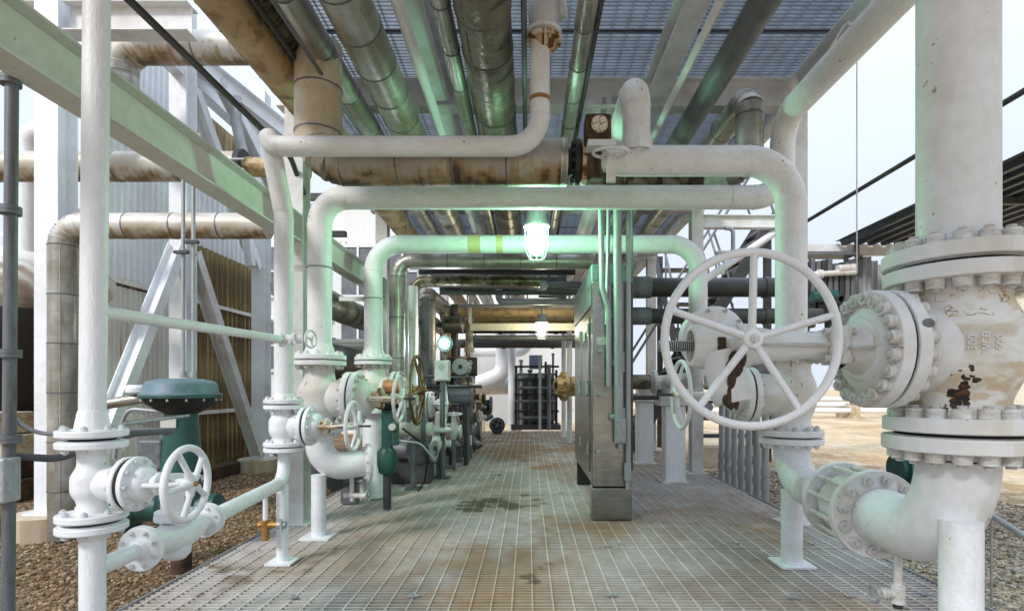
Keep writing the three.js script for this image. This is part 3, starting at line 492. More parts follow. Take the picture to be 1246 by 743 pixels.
{
  const o = thing('gate_valve', 'large white gate valve with flaking paint and a five-spoke gear-driven handwheel', 'valve');
  const c = V(BX, 1.185, BZ);
  const { P, x1, bf } = gateValve(o, c, { sx: -1, pr: 0.118, fR: 0.222, ft: 0.052, hTop: 1.462 - 1.185, hBot: 1.185 - 0.898, bodyR: 0.188, bR: 0.204, bX: 0.276, gear: true, nuts: 16, bnuts: 20, nk: 0.138, bnk: 0.125, mat: M.cast, bodyMat: M.bigBody });
  mesh('tag_plate', orient(lathe(hard([[0, 0], [0.016, 0], [0.016, 0.004], [0, 0.004]]), 20).scale(1.2, 1, 0.9), P(0.24, 0.07, 0.192), V(0, 0.1, 1)), M.slate, o);
  // bonnet dome with ribs, gland box, yoke
  mesh('bonnet_dome', orient(lathe([[0.15, 0], [0.14, 0.012], [0.1, 0.02], [0.075, 0.04], [0.068, 0.09]], 32), P(x1 + 0.002), V(-1, 0, 0)), M.cast, o);
  mesh('rib', rbox(0.11, 0.012, 0.2, BX - x1 - 0.05, 1.185, BZ, 0.004), M.cast, o);
  const yp = (x, y = 0, z = 0) => V(x, 1.197 + y, BZ + z);
  mesh('gland_plate', rbox(0.032, 0.13, 0.15, 1.075, 1.197, BZ), M.cast, o);
  mesh('gland_plate', rbox(0.03, 0.115, 0.135, 1.038, 1.197, BZ), M.cast, o);
  for (const [y, z] of [[0.045, 0.055], [-0.045, 0.055], [0.045, -0.055], [-0.045, -0.055]]) { const b = mesh('bolt', nutGeo(0.014, 0.018), M.cast, o, yp(1.092, y, z)); b.rotation.z = -Math.PI / 2; const b2 = mesh('bolt', nutGeo(0.014, 0.018), M.cast, o, yp(1.022, y, z)); b2.rotation.z = Math.PI / 2; }
  mesh('yoke', sweep([yp(1.03), yp(0.98), yp(0.86), yp(0.76), yp(0.72)], [0.05, 0.046, 0.055, 0.072, 0.076], 28), M.cast, o);
  mesh('yoke_rib', rbox(0.24, 0.014, 0.03, 0.9, 1.197, BZ + 0.056, 0.004), M.cast, o);
  // gear operator: sleeve with open end, round case, lower case broken open
  const sl = mesh('gear_sleeve', orient(lathe(hard([[0.056, 0], [0.07, 0], [0.074, 0.02], [0.07, 0.16], [0.078, 0.162], [0.078, 0.2], [0.03, 0.2], [0.03, 0.06], [0.056, 0.055], [0.056, 0]]), 36), yp(0.565), V(1, 0, 0)), M.cast, o);
  mesh('sleeve_bore', orient(new THREE.CylinderGeometry(0.051, 0.051, 0.004, 30), yp(0.612), V(1, 0, 0)), M.black, o);
  mesh('gear_case', orient(lathe(hard([[0, -0.05], [0.1, -0.05], [0.115, -0.035], [0.115, 0.035], [0.1, 0.05], [0, 0.05]]), 36), yp(0.675, 0.035, -0.1), V(0, 0, 1)), M.cast, o);
  for (let i = 0; i < 10; i++) { const a = i / 10 * 6.28; mesh('bolt', nutGeo(0.008, 0.008), M.cast, o, yp(0.675 + Math.cos(a) * 0.1, 0.035 + Math.sin(a) * 0.1, -0.05)).rotation.x = Math.PI / 2; }
  // the broken lower case: a half shell with the rusty pinion showing
  mesh('broken_case', orient(lathe(hard([[0.046, -0.15], [0.062, -0.15], [0.066, -0.1], [0.066, 0.03], [0.046, 0.03], [0.046, -0.15]]), 30).applyMatrix4(new THREE.Matrix4()), yp(0.668, -0.05, 0.035), V(-0.2, 1, -0.1)), M.cast, o);
  { // the corroded-through side of the lower case: ragged plates of rust over the opening
    const g = []; for (let i = 0; i < 26; i++) { const t = rnd(0.0, 1.25), y = rnd(-0.19, -0.02), r = 0.066 + rnd(0, 0.008), s = rnd(0.014, 0.03); g.push(new THREE.IcosahedronGeometry(s, 1).scale(1, 1.3, 0.35).rotateY(t).translate(0.668 + 0.2 * (-0.04 - y) * -1 + Math.sin(t) * r, 1.187 + y, BZ + 0.035 + Math.cos(t) * r)); }
    mesh('rust_scale', merge(g), M.rust, o);
    mesh('rusty_pinion', rbox(0.03, 0.045, 0.03, 0.652, 1.2, BZ + 0.062, 0.006), M.rust, o);
  }
  mesh('pinion_shaft', rod(yp(0.695, 0, 0.03), yp(0.695, 0, 0.19), 0.026, 20), M.cast, o);
  mesh('stem', rod(yp(0.455), yp(0.66), 0.0165, 16), M.dark, o);
  const th = []; for (let x = 0.458; x < 0.62; x += 0.0075) th.push(orient(new THREE.TorusGeometry(0.0175, 0.0022, 5, 18).rotateX(Math.PI / 2), yp(x), V(1, 0.06, 0)));
  mesh('stem_thread', merge(th), M.galv, o).userData.kind = 'stuff';
  mesh('grease_pipe', rod(yp(0.6, -0.21, 0.02), yp(0.6, -0.21, 0.1), 0.014, 14), M.slate, o);
  handwheel(o, V(0.698, 1.203, BZ + 0.205), V(0, 0, 1), 0.272, 0.0135, { spokes: 5, turn: -Math.PI / 2 + 0.03, hubR: 0.03, dish: 0.0, nut: M.white, spokeR: 0.0085 });
  const font = await new FontLoader().loadAsync('fonts/droid/droid_sans_bold.typeface.json');
  [['0', 0.907, 0], ['300', 0.936, 0], ['WCB', 0.966, 0], ['600', 0.998, 0]].forEach(([s, u, dy], i) => { // cast letters, turned on their side
    const g = new TextGeometry(s, { font, size: 0.023, depth: 0.009, curveSegments: 3 }); g.computeBoundingBox(); g.translate(-g.boundingBox.max.x / 2, 0, 0).rotateZ(Math.PI / 2);
    const ph = u * Math.PI * 2; g.rotateY(ph); mesh('cast_letter', g, M.cast, o, V(BX + Math.sin(ph) * 0.183, 1.195, BZ + Math.cos(ph) * 0.183));
  });
}
{
  const o = thing('white_riser', 'broad white riser pipe standing on top of the large flaking gate valve', 'pipe');
  mesh('run', tube([V(BX, 1.57, BZ), V(BX, 3.0, BZ), V(4.2, 3.0, BZ)], 0.1205, 0.3, 36, 12), M.white, o);
  flange(o, V(BX, 1.472, BZ), YU, 0.225, 0.052, 0.1205, { nuts: 16, nr: 0.031, neck: 0.06, mat: M.cast });
  mesh('gasket', lathe(hard([[0.05, 0], [0.185, 0], [0.185, 0.01], [0.05, 0.01]]), 36).translate(BX, 1.462, BZ), M.gasket, o);
}
{
  const o = thing('white_elbow', 'broad white elbow pipe on a round support leg below the large gate valve', 'pipe');
  mesh('run', tube([V(BX, 0.8, BZ), V(BX, 0.49, BZ), V(BX + 0.04, 0.49, -2.4)], 0.1225, 0.31, 36, 16), M.white, o);
  flange(o, V(BX, 0.888, BZ), V(0, -1, 0), 0.225, 0.052, 0.1225, { nuts: 16, nr: 0.031, neck: 0.03, mat: M.cast });
  flange(o, V(BX + 0.045, 0.49, -2.47), V(-0.06, 0, 1), 0.195, 0.04, 0.123, { nuts: 12, nr: 0.025, neck: 0.02, mat: M.cast });
  mesh('support_leg', rod(V(1.468, 0.014, -1.868), V(1.468, 0.6, -1.868), 0.063, 28), M.white, o);
  mesh('foot_plate', box(0.24, 0.012, 0.24, 1.468, 0.008, -1.868), M.white, o);
  mesh('gasket', lathe(hard([[0.05, 0], [0.185, 0], [0.185, 0.01], [0.05, 0.01]]), 36).translate(BX, 0.888, BZ), M.gasket, o);
}
{
  const o = thing('drain_valve', 'small dirty white drain valve hanging below the broad white elbow', 'valve');
  const p = at(1093, 690, 2.28);
  mesh('drop_pipe', rod(V(p.x, 0.39, p.z), V(p.x, 0.2, p.z), 0.016, 14), M.cast, o);
  mesh('body', merge([rod(V(p.x, 0.235, p.z), V(p.x, 0.16, p.z), 0.027, 8), rod(V(p.x + 0.02, 0.2, p.z), V(p.x - 0.07, 0.2, p.z), 0.02, 12), rod(V(p.x - 0.05, 0.2, p.z), V(p.x - 0.062, 0.2, p.z), 0.028, 6)]), M.cast, o);
  mesh('plug', rod(V(p.x, 0.16, p.z), V(p.x, 0.14, p.z), 0.018, 6), M.rust, o);
  handwheel(o, V(p.x - 0.1, 0.2, p.z), V(-1, 0, 0.1), 0.032, 0.006, { spokes: 3, mat: M.galv, nut: M.galv, dish: 0.05 });
}
const CH = V(BX + 0.06, 0.49, -2.605);
{
  const o = thing('wafer_check_valve', 'white wafer valve held by long exposed studs between two flanges', 'valve');
  const ax = V(0.09, 0, -1).normalize(), a = V(BX + 0.045, 0.49, -2.475), b = V(BX + 0.068, 0.49, -2.73);
  mesh('body', orient(lathe(hard([[0.08, 0.008], [0.135, 0.008], [0.138, 0.05], [0.152, 0.065], [0.152, 0.18], [0.138, 0.2], [0.135, 0.245], [0.08, 0.245]]), 36), a, ax), M.cast, o);
  const u = V(1, 0, 0.09).normalize();
  for (let i = 0; i < 12; i++) { const t = (i + 0.5) / 12 * 6.283, off = u.clone().multiplyScalar(Math.cos(t) * 0.17).add(V(0, Math.sin(t) * 0.17, 0)); mesh('stud', rod(a.clone().add(off), b.clone().add(off), 0.0125, 10), M.cast, o); }
}
{
  const o = thing('white_elbow', 'white elbow pipe with slim support leg behind the long-studded wafer valve', 'pipe');
  const x = 1.575, z = -3.3;
  mesh('run', tube([V(BX + 0.07, 0.49, -2.79), V(x, 0.49, z), V(x, 0.72, z)], 0.1, 0.24, 30, 14), M.white, o);
  flange(o, V(BX + 0.068, 0.49, -2.735), V(0.02, 0, -1), 0.19, 0.04, 0.103, { nuts: 12, nr: 0.025, neck: 0.02, mat: M.cast });
  flange(o, V(x, 0.756, z), V(0, -1, 0), 0.178, 0.036, 0.1, { nuts: 12, neck: 0.02 });
  mesh('support_leg', rod(V(1.57, 0.014, -3.28), V(1.57, 0.44, -3.28), 0.06, 24), M.white, o);
  mesh('foot_plate', box(0.2, 0.012, 0.2, 1.57, 0.008, -3.28), M.white, o);
}
{
  const o = thing('gate_valve', 'white gate valve half hidden behind the large handwheel, its wheel seen edge-on', 'valve');
  gateValve(o, V(1.575, 1.01, -3.3), { sx: -1, pr: 0.088, fR: 0.178, ft: 0.036, hTop: 0.245, hBot: 0.247, bodyR: 0.14, bR: 0.165, bX: 0.27, wheelX: 0.66, wheelR: 0.2, own: true, nuts: 12, bnuts: 14 });
}

// ------------------------------------------------------------------ the small valve group at the left front
const LX = -1.347, LZ = -1.7;
{
  const o = thing('gate_valve', 'small glossy white gate valve on the slender front riser, with brass hub nut', 'valve');
  gateValve(o, V(LX, 0.755, LZ), { sx: 1, pr: 0.032, fR: 0.0925, ft: 0.024, hTop: 0.135, hBot: 0.112, bodyR: 0.056, bR: 0.084, bX: 0.125, wheelX: 0.292, wheelR: 0.11, wheelRim: 0.011, own: true, nuts: 8, bnuts: 10, mat: M.cool, wheelMat: M.cool, stem: false, turn: 0.2 });
}
{
  const o = thing('white_riser', 'slender white riser pipe rising full height from the small glossy gate valve', 'pipe');
  mesh('run', tube([V(LX, 0.97, LZ), V(LX + 0.02, 2.9, LZ), V(-4, 3.0, LZ)], 0.0355, 0.15, 24, 10), M.cool, o);
  flange(o, V(LX, 0.898, LZ), YU, 0.0925, 0.024, 0.036, { nuts: 8, neck: 0.06, mat: M.cool });
  mesh('gasket', rod(V(LX, 0.889, LZ), V(LX, 0.899, LZ), 0.06, 20), M.gasket, o);
}
{
  const o = thing('white_tee_pipe', 'white pipe with side branch standing below the small glossy gate valve', 'pipe');
  mesh('run', merge([tube([V(LX, 0.6, LZ), V(LX, GY + 0.02, LZ)], 0.0345, 0.1, 24), tube([V(LX, 0.49, LZ), V(LX - 0.002, 0.49, -1.9)], 0.028, 0.1, 20)]), M.cool, o);
  flange(o, V(LX, 0.635, LZ), V(0, -1, 0), 0.0925, 0.024, 0.035, { nuts: 8, neck: 0.03, mat: M.cool });
  flange(o, V(LX - 0.002, 0.49, -1.925), V(0, 0, 1), 0.076, 0.02, 0.028, { nuts: 8, neck: 0.02, mat: M.cool });
  mesh('gasket', rod(V(LX, 0.634, LZ), V(LX, 0.644, LZ), 0.06, 20), M.gasket, o);
}
{
  const o = thing('globe_valve', 'white globe valve with upright bonnet lying low behind the small glossy handwheel', 'valve');
  const c = V(-1.36, 0.49, -2.13);
  flange(o, V(c.x, 0.49, -1.928), V(0, 0, -1), 0.076, 0.02, 0.032, { nuts: 8, neck: 0.02, mat: M.cool });
  flange(o, V(c.x - 0.01, 0.49, -2.335), V(0, 0, 1), 0.07, 0.02, 0.032, { nuts: 8, neck: 0.02, mat: M.cool });
  mesh('body', merge([sweep([V(c.x, 0.49, -1.96), V(c.x, 0.487, -2.04), V(c.x, 0.48, -2.12), V(c.x, 0.487, -2.22), V(c.x - 0.01, 0.49, -2.31)], [0.034, 0.05, 0.066, 0.052, 0.034], 24), lathe([[0.0, -0.1], [0.035, -0.095], [0.052, -0.075], [0.056, -0.04], [0.05, 0]], 24).translate(c.x, 0.49, -2.12)]), M.cool, o);
  mesh('bonnet', lathe(hard([[0.05, 0], [0.052, 0.05], [0.072, 0.055], [0.072, 0.07], [0.07, 0.075], [0.07, 0.09], [0.05, 0.095], [0.046, 0.21], [0.03, 0.23], [0, 0.23]]), 28).translate(c.x, 0.49, -2.12), M.cool, o);
}
{
  const o = thing('white_elbow', 'thin white pipe on a slim leg between the low globe valve and next riser', 'pipe');
  mesh('run', tube([V(-1.37, 0.49, -2.39), V(-1.48, 0.485, -3.33), V(-1.48, 0.66, -3.33)], 0.036, 0.12, 20, 10), M.cool, o);
  flange(o, V(-1.37, 0.49, -2.34), V(-0.1, 0, -1), 0.07, 0.02, 0.036, { nuts: 8, neck: 0.03, mat: M.cool });
  flange(o, V(-1.48, 0.694, -3.33), V(0, -1, 0), 0.115, 0.026, 0.038, { nuts: 8, neck: 0.02, mat: M.cool });
  mesh('support_leg', rod(V(-1.48, 0.014, -3.31), V(-1.48, 0.47, -3.31), 0.034, 20), M.cool, o);
  mesh('foot_plate', box(0.15, 0.012, 0.15, -1.48, 0.008, -3.31), M.cool, o);
}
{
  const o = thing('drain_cock', 'little brass drain cock on the slim leg of the thin white pipe', 'valve');
  const z = -3.22;
  mesh('drop_pipe', rod(V(-1.54, 0.47, z), V(-1.54, 0.26, z), 0.014, 12), M.cool, o);
  mesh('body', merge([rod(V(-1.54, 0.28, z), V(-1.54, 0.16, z), 0.024, 8), rod(V(-1.58, 0.25, z), V(-1.47, 0.25, z), 0.018, 10)]), M.brass, o);
  mesh('handle', merge([rod(V(-1.47, 0.25, z), V(-1.42, 0.25, z), 0.022, 8), bar(V(-1.44, 0.22, z + 0.02), V(-1.44, 0.29, z + 0.02), 0.012)]), M.galv, o);
}
{ // the sloping small pipe tying front riser and next riser
  const o = thing('tie_pipe', 'thin white pipe sloping back from the slender front riser to a small clamp valve', 'pipe');
  mesh('run', tube([V(LX + 0.02, 1.285, LZ), V(-1.44, 1.335, -3.2)], 0.021, 0.05, 16), M.cool, o);
  const v = thing('clamp_valve', 'small white needle valve on the riser where the sloping thin pipe ends', 'valve'), c = V(-1.4, 1.34, -3.25);
  mesh('body', merge([rod(V(-1.48, 1.335, -3.2), V(-1.34, 1.34, -3.25), 0.026, 14), rod(V(-1.45, 1.335, -3.21), V(-1.43, 1.335, -3.21), 0.045, 8), rod(V(-1.39, 1.337, -3.23), V(-1.375, 1.337, -3.235), 0.042, 8)]), M.cool, v);
  for (let i = 0; i < 4; i++) mesh('bolt', nutGeo(0.008, 0.02), M.cool, v, V(-1.44 + i * 0.03, 1.30, -3.18));
  handwheel(v, V(-1.29, 1.34, -3.26), V(1, 0, 0.3), 0.05, 0.007, { spokes: 3, mat: M.cool, nut: M.galv, dish: 0.05 });
}
{
  const o = thing('gate_valve', 'white gate valve on the second riser, seized bonnet stained with rust', 'valve');
  gateValve(o, V(-1.48, 0.82, -3.33), { sx: 1, pr: 0.045, fR: 0.115, ft: 0.027, hTop: 0.13, hBot: 0.122, bodyR: 0.085, bR: 0.118, bX: 0.145, wheelX: 0.42, wheelR: 0.145, own: true, nuts: 8, bnuts: 10, mat: M.cool, wheelMat: M.cool, yokeMat: M.castRust });
}
{
  const o = thing('gate_valve', 'white gate valve with scarred bulging body on the thick arch riser', 'valve');
  gateValve(o, V(-1.48, 0.975, -3.9), { sx: 1, pr: 0.083, fR: 0.18, ft: 0.035, hTop: 0.268, hBot: 0.2, bodyR: 0.15, bR: 0.19, bX: 0.24, wheelX: 0.56, wheelR: 0.16, own: true, nuts: 12, bnuts: 14, mat: M.cast, yokeMat: M.castRust, turn: 0.5 });
}
{
  const o = thing('white_elbow', 'white elbow with open flanged end and round leg under the scarred valve', 'pipe');
  mesh('run', tube([V(-1.48, 0.74, -3.9), V(-1.48, 0.48, -3.9), V(-1.2, 0.5, -4.04)], 0.095, 0.16, 26, 12), M.cool, o);
  flange(o, V(-1.48, 0.77, -3.9), V(0, -1, 0), 0.16, 0.03, 0.09, { nuts: 10, neck: 0.02, mat: M.cool });
  flange(o, V(-1.165, 0.502, -4.06), V(-0.9, 0, 0.45), 0.14, 0.03, 0.095, { nuts: 10, neck: 0.02, mat: M.cool });
  mesh('support_leg', rod(V(-1.48, 0.014, -3.88), V(-1.48, 0.44, -3.88), 0.05, 22), M.cool, o);
  mesh('foot_plate', box(0.2, 0.012, 0.2, -1.48, 0.008, -3.88), M.cool, o);
}
{
  const o = thing('drain_cock', 'tiny grey drain cock hanging below the open flanged elbow', 'valve');
  mesh('body', merge([rod(V(-1.3, 0.4, -4.05), V(-1.3, 0.22, -4.05), 0.016, 10), rod(V(-1.36, 0.26, -4.05), V(-1.2, 0.26, -4.05), 0.02, 10)]), M.cast, o);
  handwheel(o, V(-1.18, 0.26, -4.05), V(1, 0, 0.2), 0.04, 0.007, { spokes: 3, mat: M.galv, nut: M.galv, dish: 0.05 });
}

// ------------------------------------------------------------------ lamps
const LAMP = [];
function guardLamp(label, c, k, color, power, warm) {
  const o = thing('caged_lamp', label, 'lamp'), Y = (y) => V(c.x, c.y + y * k, c.z);
  mesh('stem', rod(Y(0.2), V(c.x, RY - 0.19, c.z), 0.016, 12), M.galv, o);
  mesh('housing', lathe(hard([[0.03, 0.2], [0.075, 0.19], [0.095, 0.1], [0.1, 0.075], [0.118, 0.07], [0.12, 0.055], [0.116, 0.045], [0.085, 0.05], [0, 0.06]]).reverse(), 32).scale(k, k, k).translate(c.x, c.y, c.z), M.galv, o);
  mesh('glass_globe', lathe([[0.0, -0.2], [0.03, -0.197], [0.058, -0.18], [0.076, -0.14], [0.083, -0.08], [0.085, 0], [0.085, 0.044], [0, 0.046]], 28).scale(k, k, k).translate(c.x, c.y, c.z), std({ color: 0xffffff, emissive: color.clone().lerp(new THREE.Color(1, 1, 1), 0.62), emissiveIntensity: 1.1, roughness: 0.4 }), o);
  for (let i = 0; i < 8; i++) { const a = i / 8 * 6.283, x = Math.cos(a), z = Math.sin(a); mesh('guard_wire', tube([Y(0.05).add(V(x * 0.105 * k, 0, z * 0.105 * k)), Y(-0.13).add(V(x * 0.1 * k, 0, z * 0.1 * k)), Y(-0.225).add(V(x * 0.07 * k, 0, z * 0.07 * k))], 0.0035 * k, 0.04, 6, 4), M.galv, o); }
  for (const [y, r] of [[-0.05, 0.1], [-0.225, 0.07]]) mesh('guard_ring', new THREE.TorusGeometry(r * k, 0.0035 * k, 6, 28).rotateX(Math.PI / 2).translate(c.x, c.y + y * k, c.z), M.galv, o);
  const l = new THREE.PointLight(color, power); l.position.set(c.x, c.y - 0.06 * k, c.z); l.castShadow = true; l.shadow.radius = 4; o.add(l);
  return o;
}
guardLamp('glowing wire-caged lamp hanging before the green-lit arch pipe', V(0.063, 2.25, -4.25), 0.88, new THREE.Color(0.38, 1, 0.57), 3.3);
guardLamp('smaller glowing caged lamp with warm light, far down the walkway', at(659, 396, 8.7), 0.92, new THREE.Color(1, 0.93, 0.62), 1.6);
{
  const o = thing('round_floodlight', 'round glowing floodlight with dark rim facing down the walkway', 'lamp'), c = at(541, 418, 7.0);
  mesh('rim', orient(lathe(hard([[0.062, -0.02], [0.085, -0.03], [0.085, 0.03], [0.062, 0.035], [0.062, -0.02]]), 32), c, V(0, 0, 1)), M.teal, o);
  mesh('outer_ring', new THREE.TorusGeometry(0.092, 0.012, 10, 36).translate(c.x, c.y, c.z), M.cool, o);
  mesh('lens', orient(lathe([[0, 0.022], [0.04, 0.018], [0.061, 0.006], [0.061, -0.01], [0, -0.01]].reverse(), 28), c, V(0, 0, 1)), std({ color: 0xffffff, emissive: new THREE.Color(0.85, 0.97, 1), emissiveIntensity: 1.2 }), o);
  mesh('back_shell', orient(lathe([[0, -0.14], [0.05, -0.13], [0.082, -0.03]], 24), c, V(0, 0, 1)), M.slate, o);
  mesh('bracket', merge([rod(V(c.x, c.y - 0.09, c.z - 0.04), V(c.x, 1.2, c.z - 0.04), 0.02, 10), rod(V(c.x, 1.2, c.z - 0.04), V(-1.48, 1.2, c.z - 0.04), 0.02, 10)]), M.dark, o);
  const l = new THREE.PointLight(new THREE.Color(0.85, 0.97, 1), 1.2); l.position.set(c.x, c.y, c.z + 0.06); l.castShadow = true; l.shadow.radius = 3; o.add(l);
}

// ------------------------------------------------------------------ steel control cabinet with its conduits
{
  const o = thing('control_cabinet', 'tall brushed steel control cabinet on the walkway', 'cabinet');
  const x0 = 0.505, x1 = 0.815, zf = -4.34, zb = -6.1;
  mesh('front_channel', merge([rbox(x1 - x0, 1.62, 0.1, (x0 + x1) / 2, 0.27 + 0.81, zf - 0.05, 0.01)]), M.steel, o);
  mesh('base_box', rbox(x1 - x0 + 0.008, 0.255, 0.16, (x0 + x1) / 2, 0.136, zf - 0.076, 0.01), M.steel, o);
  mesh('case', rbox(x1 - x0 - 0.02, 1.45, zf - 0.12 - zb, (x0 + x1) / 2, 0.27 + 0.725, (zf - 0.12 + zb) / 2, 0.012), M.steel, o);
  mesh('hood', merge([rbox(x1 - x0 - 0.006, 0.33, zf - 0.115 - zb, (x0 + x1) / 2, 1.89, (zf - 0.115 + zb) / 2, 0.012)]), M.slate, o);
  for (const [z, w] of [[-4.9, 0.6], [-5.6, 0.7]]) { const dr = mesh('door', rbox(0.014, 1.3, w, x0 + 0.004, 1.0, z, 0.005), M.steel, o); mesh('handle', rbox(0.02, 0.14, 0.025, x0 - 0.012, 1.05, z + w * 0.35), M.galv, dr); }
  for (const z of [-4.6, -5.98]) mesh('leg', merge([box(0.26, 0.255, 0.07, (x0 + x1) / 2, 0.134, z)]), M.black, o);
  mesh('side_plate', box(0.006, 2.2, 0.12, x1 + 0.008, 1.5, zf - 0.06), M.slate, o);
  for (const [y, x] of [[1.62, 0.64], [1.25, 0.655], [0.82, 0.66]]) mesh('junction_fitting', merge([rbox(0.07, 0.16, 0.06, x + 0.06, y, zf + 0.035), orient(new THREE.CylinderGeometry(0.026, 0.026, 0.05, 14), V(x, y, zf + 0.03), V(1, 0, 0))]), M.galv, o);
  for (let i = 0; i < 8; i++) mesh('bolt', orient(nutGeo(0.007, 0.006), V(x0 + 0.02 + (i % 2) * 0.27, 0.4 + (i >> 1) * 0.38, zf + 0.001), V(0, 0, 1)), M.galv, o);
}
plainPipe('cable_conduit', 'slim grey conduit coming down to the fittings on the steel cabinet front', [at(735, 120, 4.3), at(731, 255, 4.28), at(733, 350, 4.28), at(741, 378, 4.28), at(741, 470, 4.28)], 0.022, M.galv, { cat: 'conduit', bend: 0.1 });
plainPipe('cable_conduit', 'thick grey conduit running straight down the middle of the steel cabinet front', [at(751, 120, 4.28), at(751, 300, 4.28), at(753, 520, 4.27)], 0.035, M.galv, { cat: 'conduit' });
plainPipe('cable_conduit', 'grey conduit along the right edge of the steel cabinet, bent at the top', [V(1.02, 3.0, -5.2), V(0.8, 2.62, -4.36), V(0.775, 2.35, -4.28), at(764, 595, 4.28)], 0.017, M.galv, { cat: 'conduit', bend: 0.12 });
plainPipe('cable_conduit', 'pale green-lit conduit rising above the steel cabinet beside the lamp', [at(742, 120, 4.46), at(740, 300, 4.36), at(738, 395, 4.3)], 0.015, M.galv, { cat: 'conduit' });
{ const o = thing('junction_box', 'grey junction box low on the steel cabinet front', 'box'); mesh('box', rbox(0.085, 0.2, 0.07, 0.712, 0.72, -4.275), M.galv, o); mesh('lid', rbox(0.07, 0.17, 0.012, 0.712, 0.72, -4.234), M.galv, o); mesh('conduit_stub', rod(V(0.712, 0.62, -4.27), V(0.712, 0.57, -4.27), 0.02, 12), M.galv, o); }
{ const o = thing('conduit_fitting', 'small conduit outlet at the foot of the steel cabinet', 'box'); mesh('body', rbox(0.05, 0.14, 0.05, 0.772, 0.4, -4.28), M.galv, o); mesh('stub', rod(V(0.772, 0.33, -4.28), V(0.772, 0.28, -4.28), 0.016, 12), M.galv, o); }

// ------------------------------------------------------------------ equipment down the left side
{
  const o = thing('gate_valve', 'white gate valve with a rusty brown handwheel, on the banded arch riser', 'valve');
  gateValve(o, V(-1.48, 1.03, -5.25), { sx: 1, pr: 0.086, fR: 0.175, ft: 0.035, hTop: 0.275, hBot: 0.22, bodyR: 0.15, bR: 0.18, bX: 0.23, cap: 0.2, wheelX: 0.42, wheelR: 0.32, wheelRim: 0.018, own: false, nuts: 12, bnuts: 12, mat: M.cast, wheelMat: M.wheelRust, yokeMat: M.bronze, turn: 0.2 });
  mesh('lower_pipe', tube([V(-1.48, 0.81, -5.25), V(-1.48, 0.012, -5.25)], 0.1, 0.2), M.white, o);
}
{
  const o = thing('control_valve', 'dark green control valve with black round top, below the bronze cylinder', 'valve');
  const c = V(-1.22, 0, -4.75);
  mesh('diaphragm', lathe(hard([[0.04, 0.86], [0.1, 0.88], [0.135, 0.915], [0.135, 0.935], [0.1, 0.965], [0.03, 0.98], [0, 0.98]]), 28).translate(c.x, 0, c.z), M.black, o);
  mesh('yoke', merge([rbox(0.085, 0.33, 0.07, c.x, 0.7, c.z), rbox(0.05, 0.2, 0.1, c.x + 0.07, 0.66, c.z)]), M.teal, o);
  mesh('gauge', rod(V(c.x + 0.06, 0.72, c.z + 0.04), V(c.x + 0.06, 0.72, c.z + 0.08), 0.03, 16), M.plate, o);
  mesh('body', lathe([[0.03, 0.3], [0.07, 0.32], [0.085, 0.4], [0.085, 0.5], [0.05, 0.54]], 24).translate(c.x, 0, c.z), M.teal, o);
  mesh('base_pipe', rod(V(c.x, 0.012, c.z), V(c.x, 0.32, c.z), 0.035, 16), M.dark, o);
  mesh('air_tube', tube([V(c.x + 0.08, 0.6, c.z), V(c.x + 0.3, 0.58, c.z + 0.05), V(c.x + 0.42, 0.42, c.z)], 0.01, 0.1, 8), M.galv, o);
}
{ const o = thing('bronze_cylinder', 'orange-brown cylinder beside the rusty handwheel', 'cylinder'); mesh('barrel', merge([rod(V(-1.24, 1.06, -4.72), V(-1.06, 1.06, -4.72), 0.062, 24)]), M.bronze, o); mesh('end_ring', rod(V(-1.06, 1.06, -4.72), V(-1.04, 1.06, -4.72), 0.072, 24), M.castRust, o); mesh('bracket', box(0.06, 0.1, 0.06, -1.2, 0.985, -4.72), M.dark, o); }
const riserLabels = [
  ['silver jacketed riser turning over the walkway, nearest behind the banded arch pipe', 6.2, 2.475, 0.086, M.alu, 0.72],
  ['slim jacketed riser with dark crossing pipe, second behind the banded arch', 7.08, 2.42, 0.072, M.mossy, 0.15],
];
for (const [l, d, y, r, m, xe] of riserLabels) jacketed('insulated_pipe', l, [V(-1.48, 0.012, -d), V(-1.48, y, -d), V(xe, y, -d)], r, m, { bend: r * 2, gores: 5, sec: 0.42 });
jacketed('insulated_pipe', 'broad grey jacketed riser with a black inspection plug, beside the round floodlight', [V(-1.48, 0.012, -8.0), V(-1.48, 2.4, -8.0), V(-1.48, 2.5, -12)], 0.13, M.alu, { bend: 0.2, gores: 4, sec: 0.5 });
{ const o = tops[tops.length - 1]; mesh('inspection_plug', rod(V(-1.51, 1.98, -7.875), V(-1.51, 1.98, -7.86), 0.042, 16), M.black, o); }
for (const [l, d, wr, m, wm] of [
  ['pale valve with a light green-lit handwheel, third of the row along the left side', 6.76, 0.27, M.cast, M.cool],
  ['grey valve with a small dark wheel, beyond the light green-lit handwheel', 7.6, 0.16, M.slate, M.slate],
  ['stained valve with rusty wheel near the far end of the left row', 9.2, 0.2, M.castRust, M.castRust],
  ['last dark valve of the left row before the white tank', 10.6, 0.2, M.dark, M.slate],
]) {
  const o = thing('gate_valve', l, 'valve');
  gateValve(o, V(-1.42, 0.85, -d), { sx: 1, pr: 0.075, fR: 0.16, ft: 0.035, hTop: 0.24, bodyR: 0.13, bR: 0.16, bX: 0.2, cap: 0.2, wheelX: 0.38, wheelR: wr, own: false, nuts: 10, bnuts: 10, mat: m, wheelMat: wm });
  mesh('inlet_pipe', merge([rod(V(-1.42, 0.012, -d), V(-1.42, 0.62, -d), 0.08, 20)]), m, o);
  mesh('outlet_pipe', merge([rod(V(-1.42, 1.08, -d), V(-1.42, 2.3, -d), 0.06, 18)]), m, o);
}
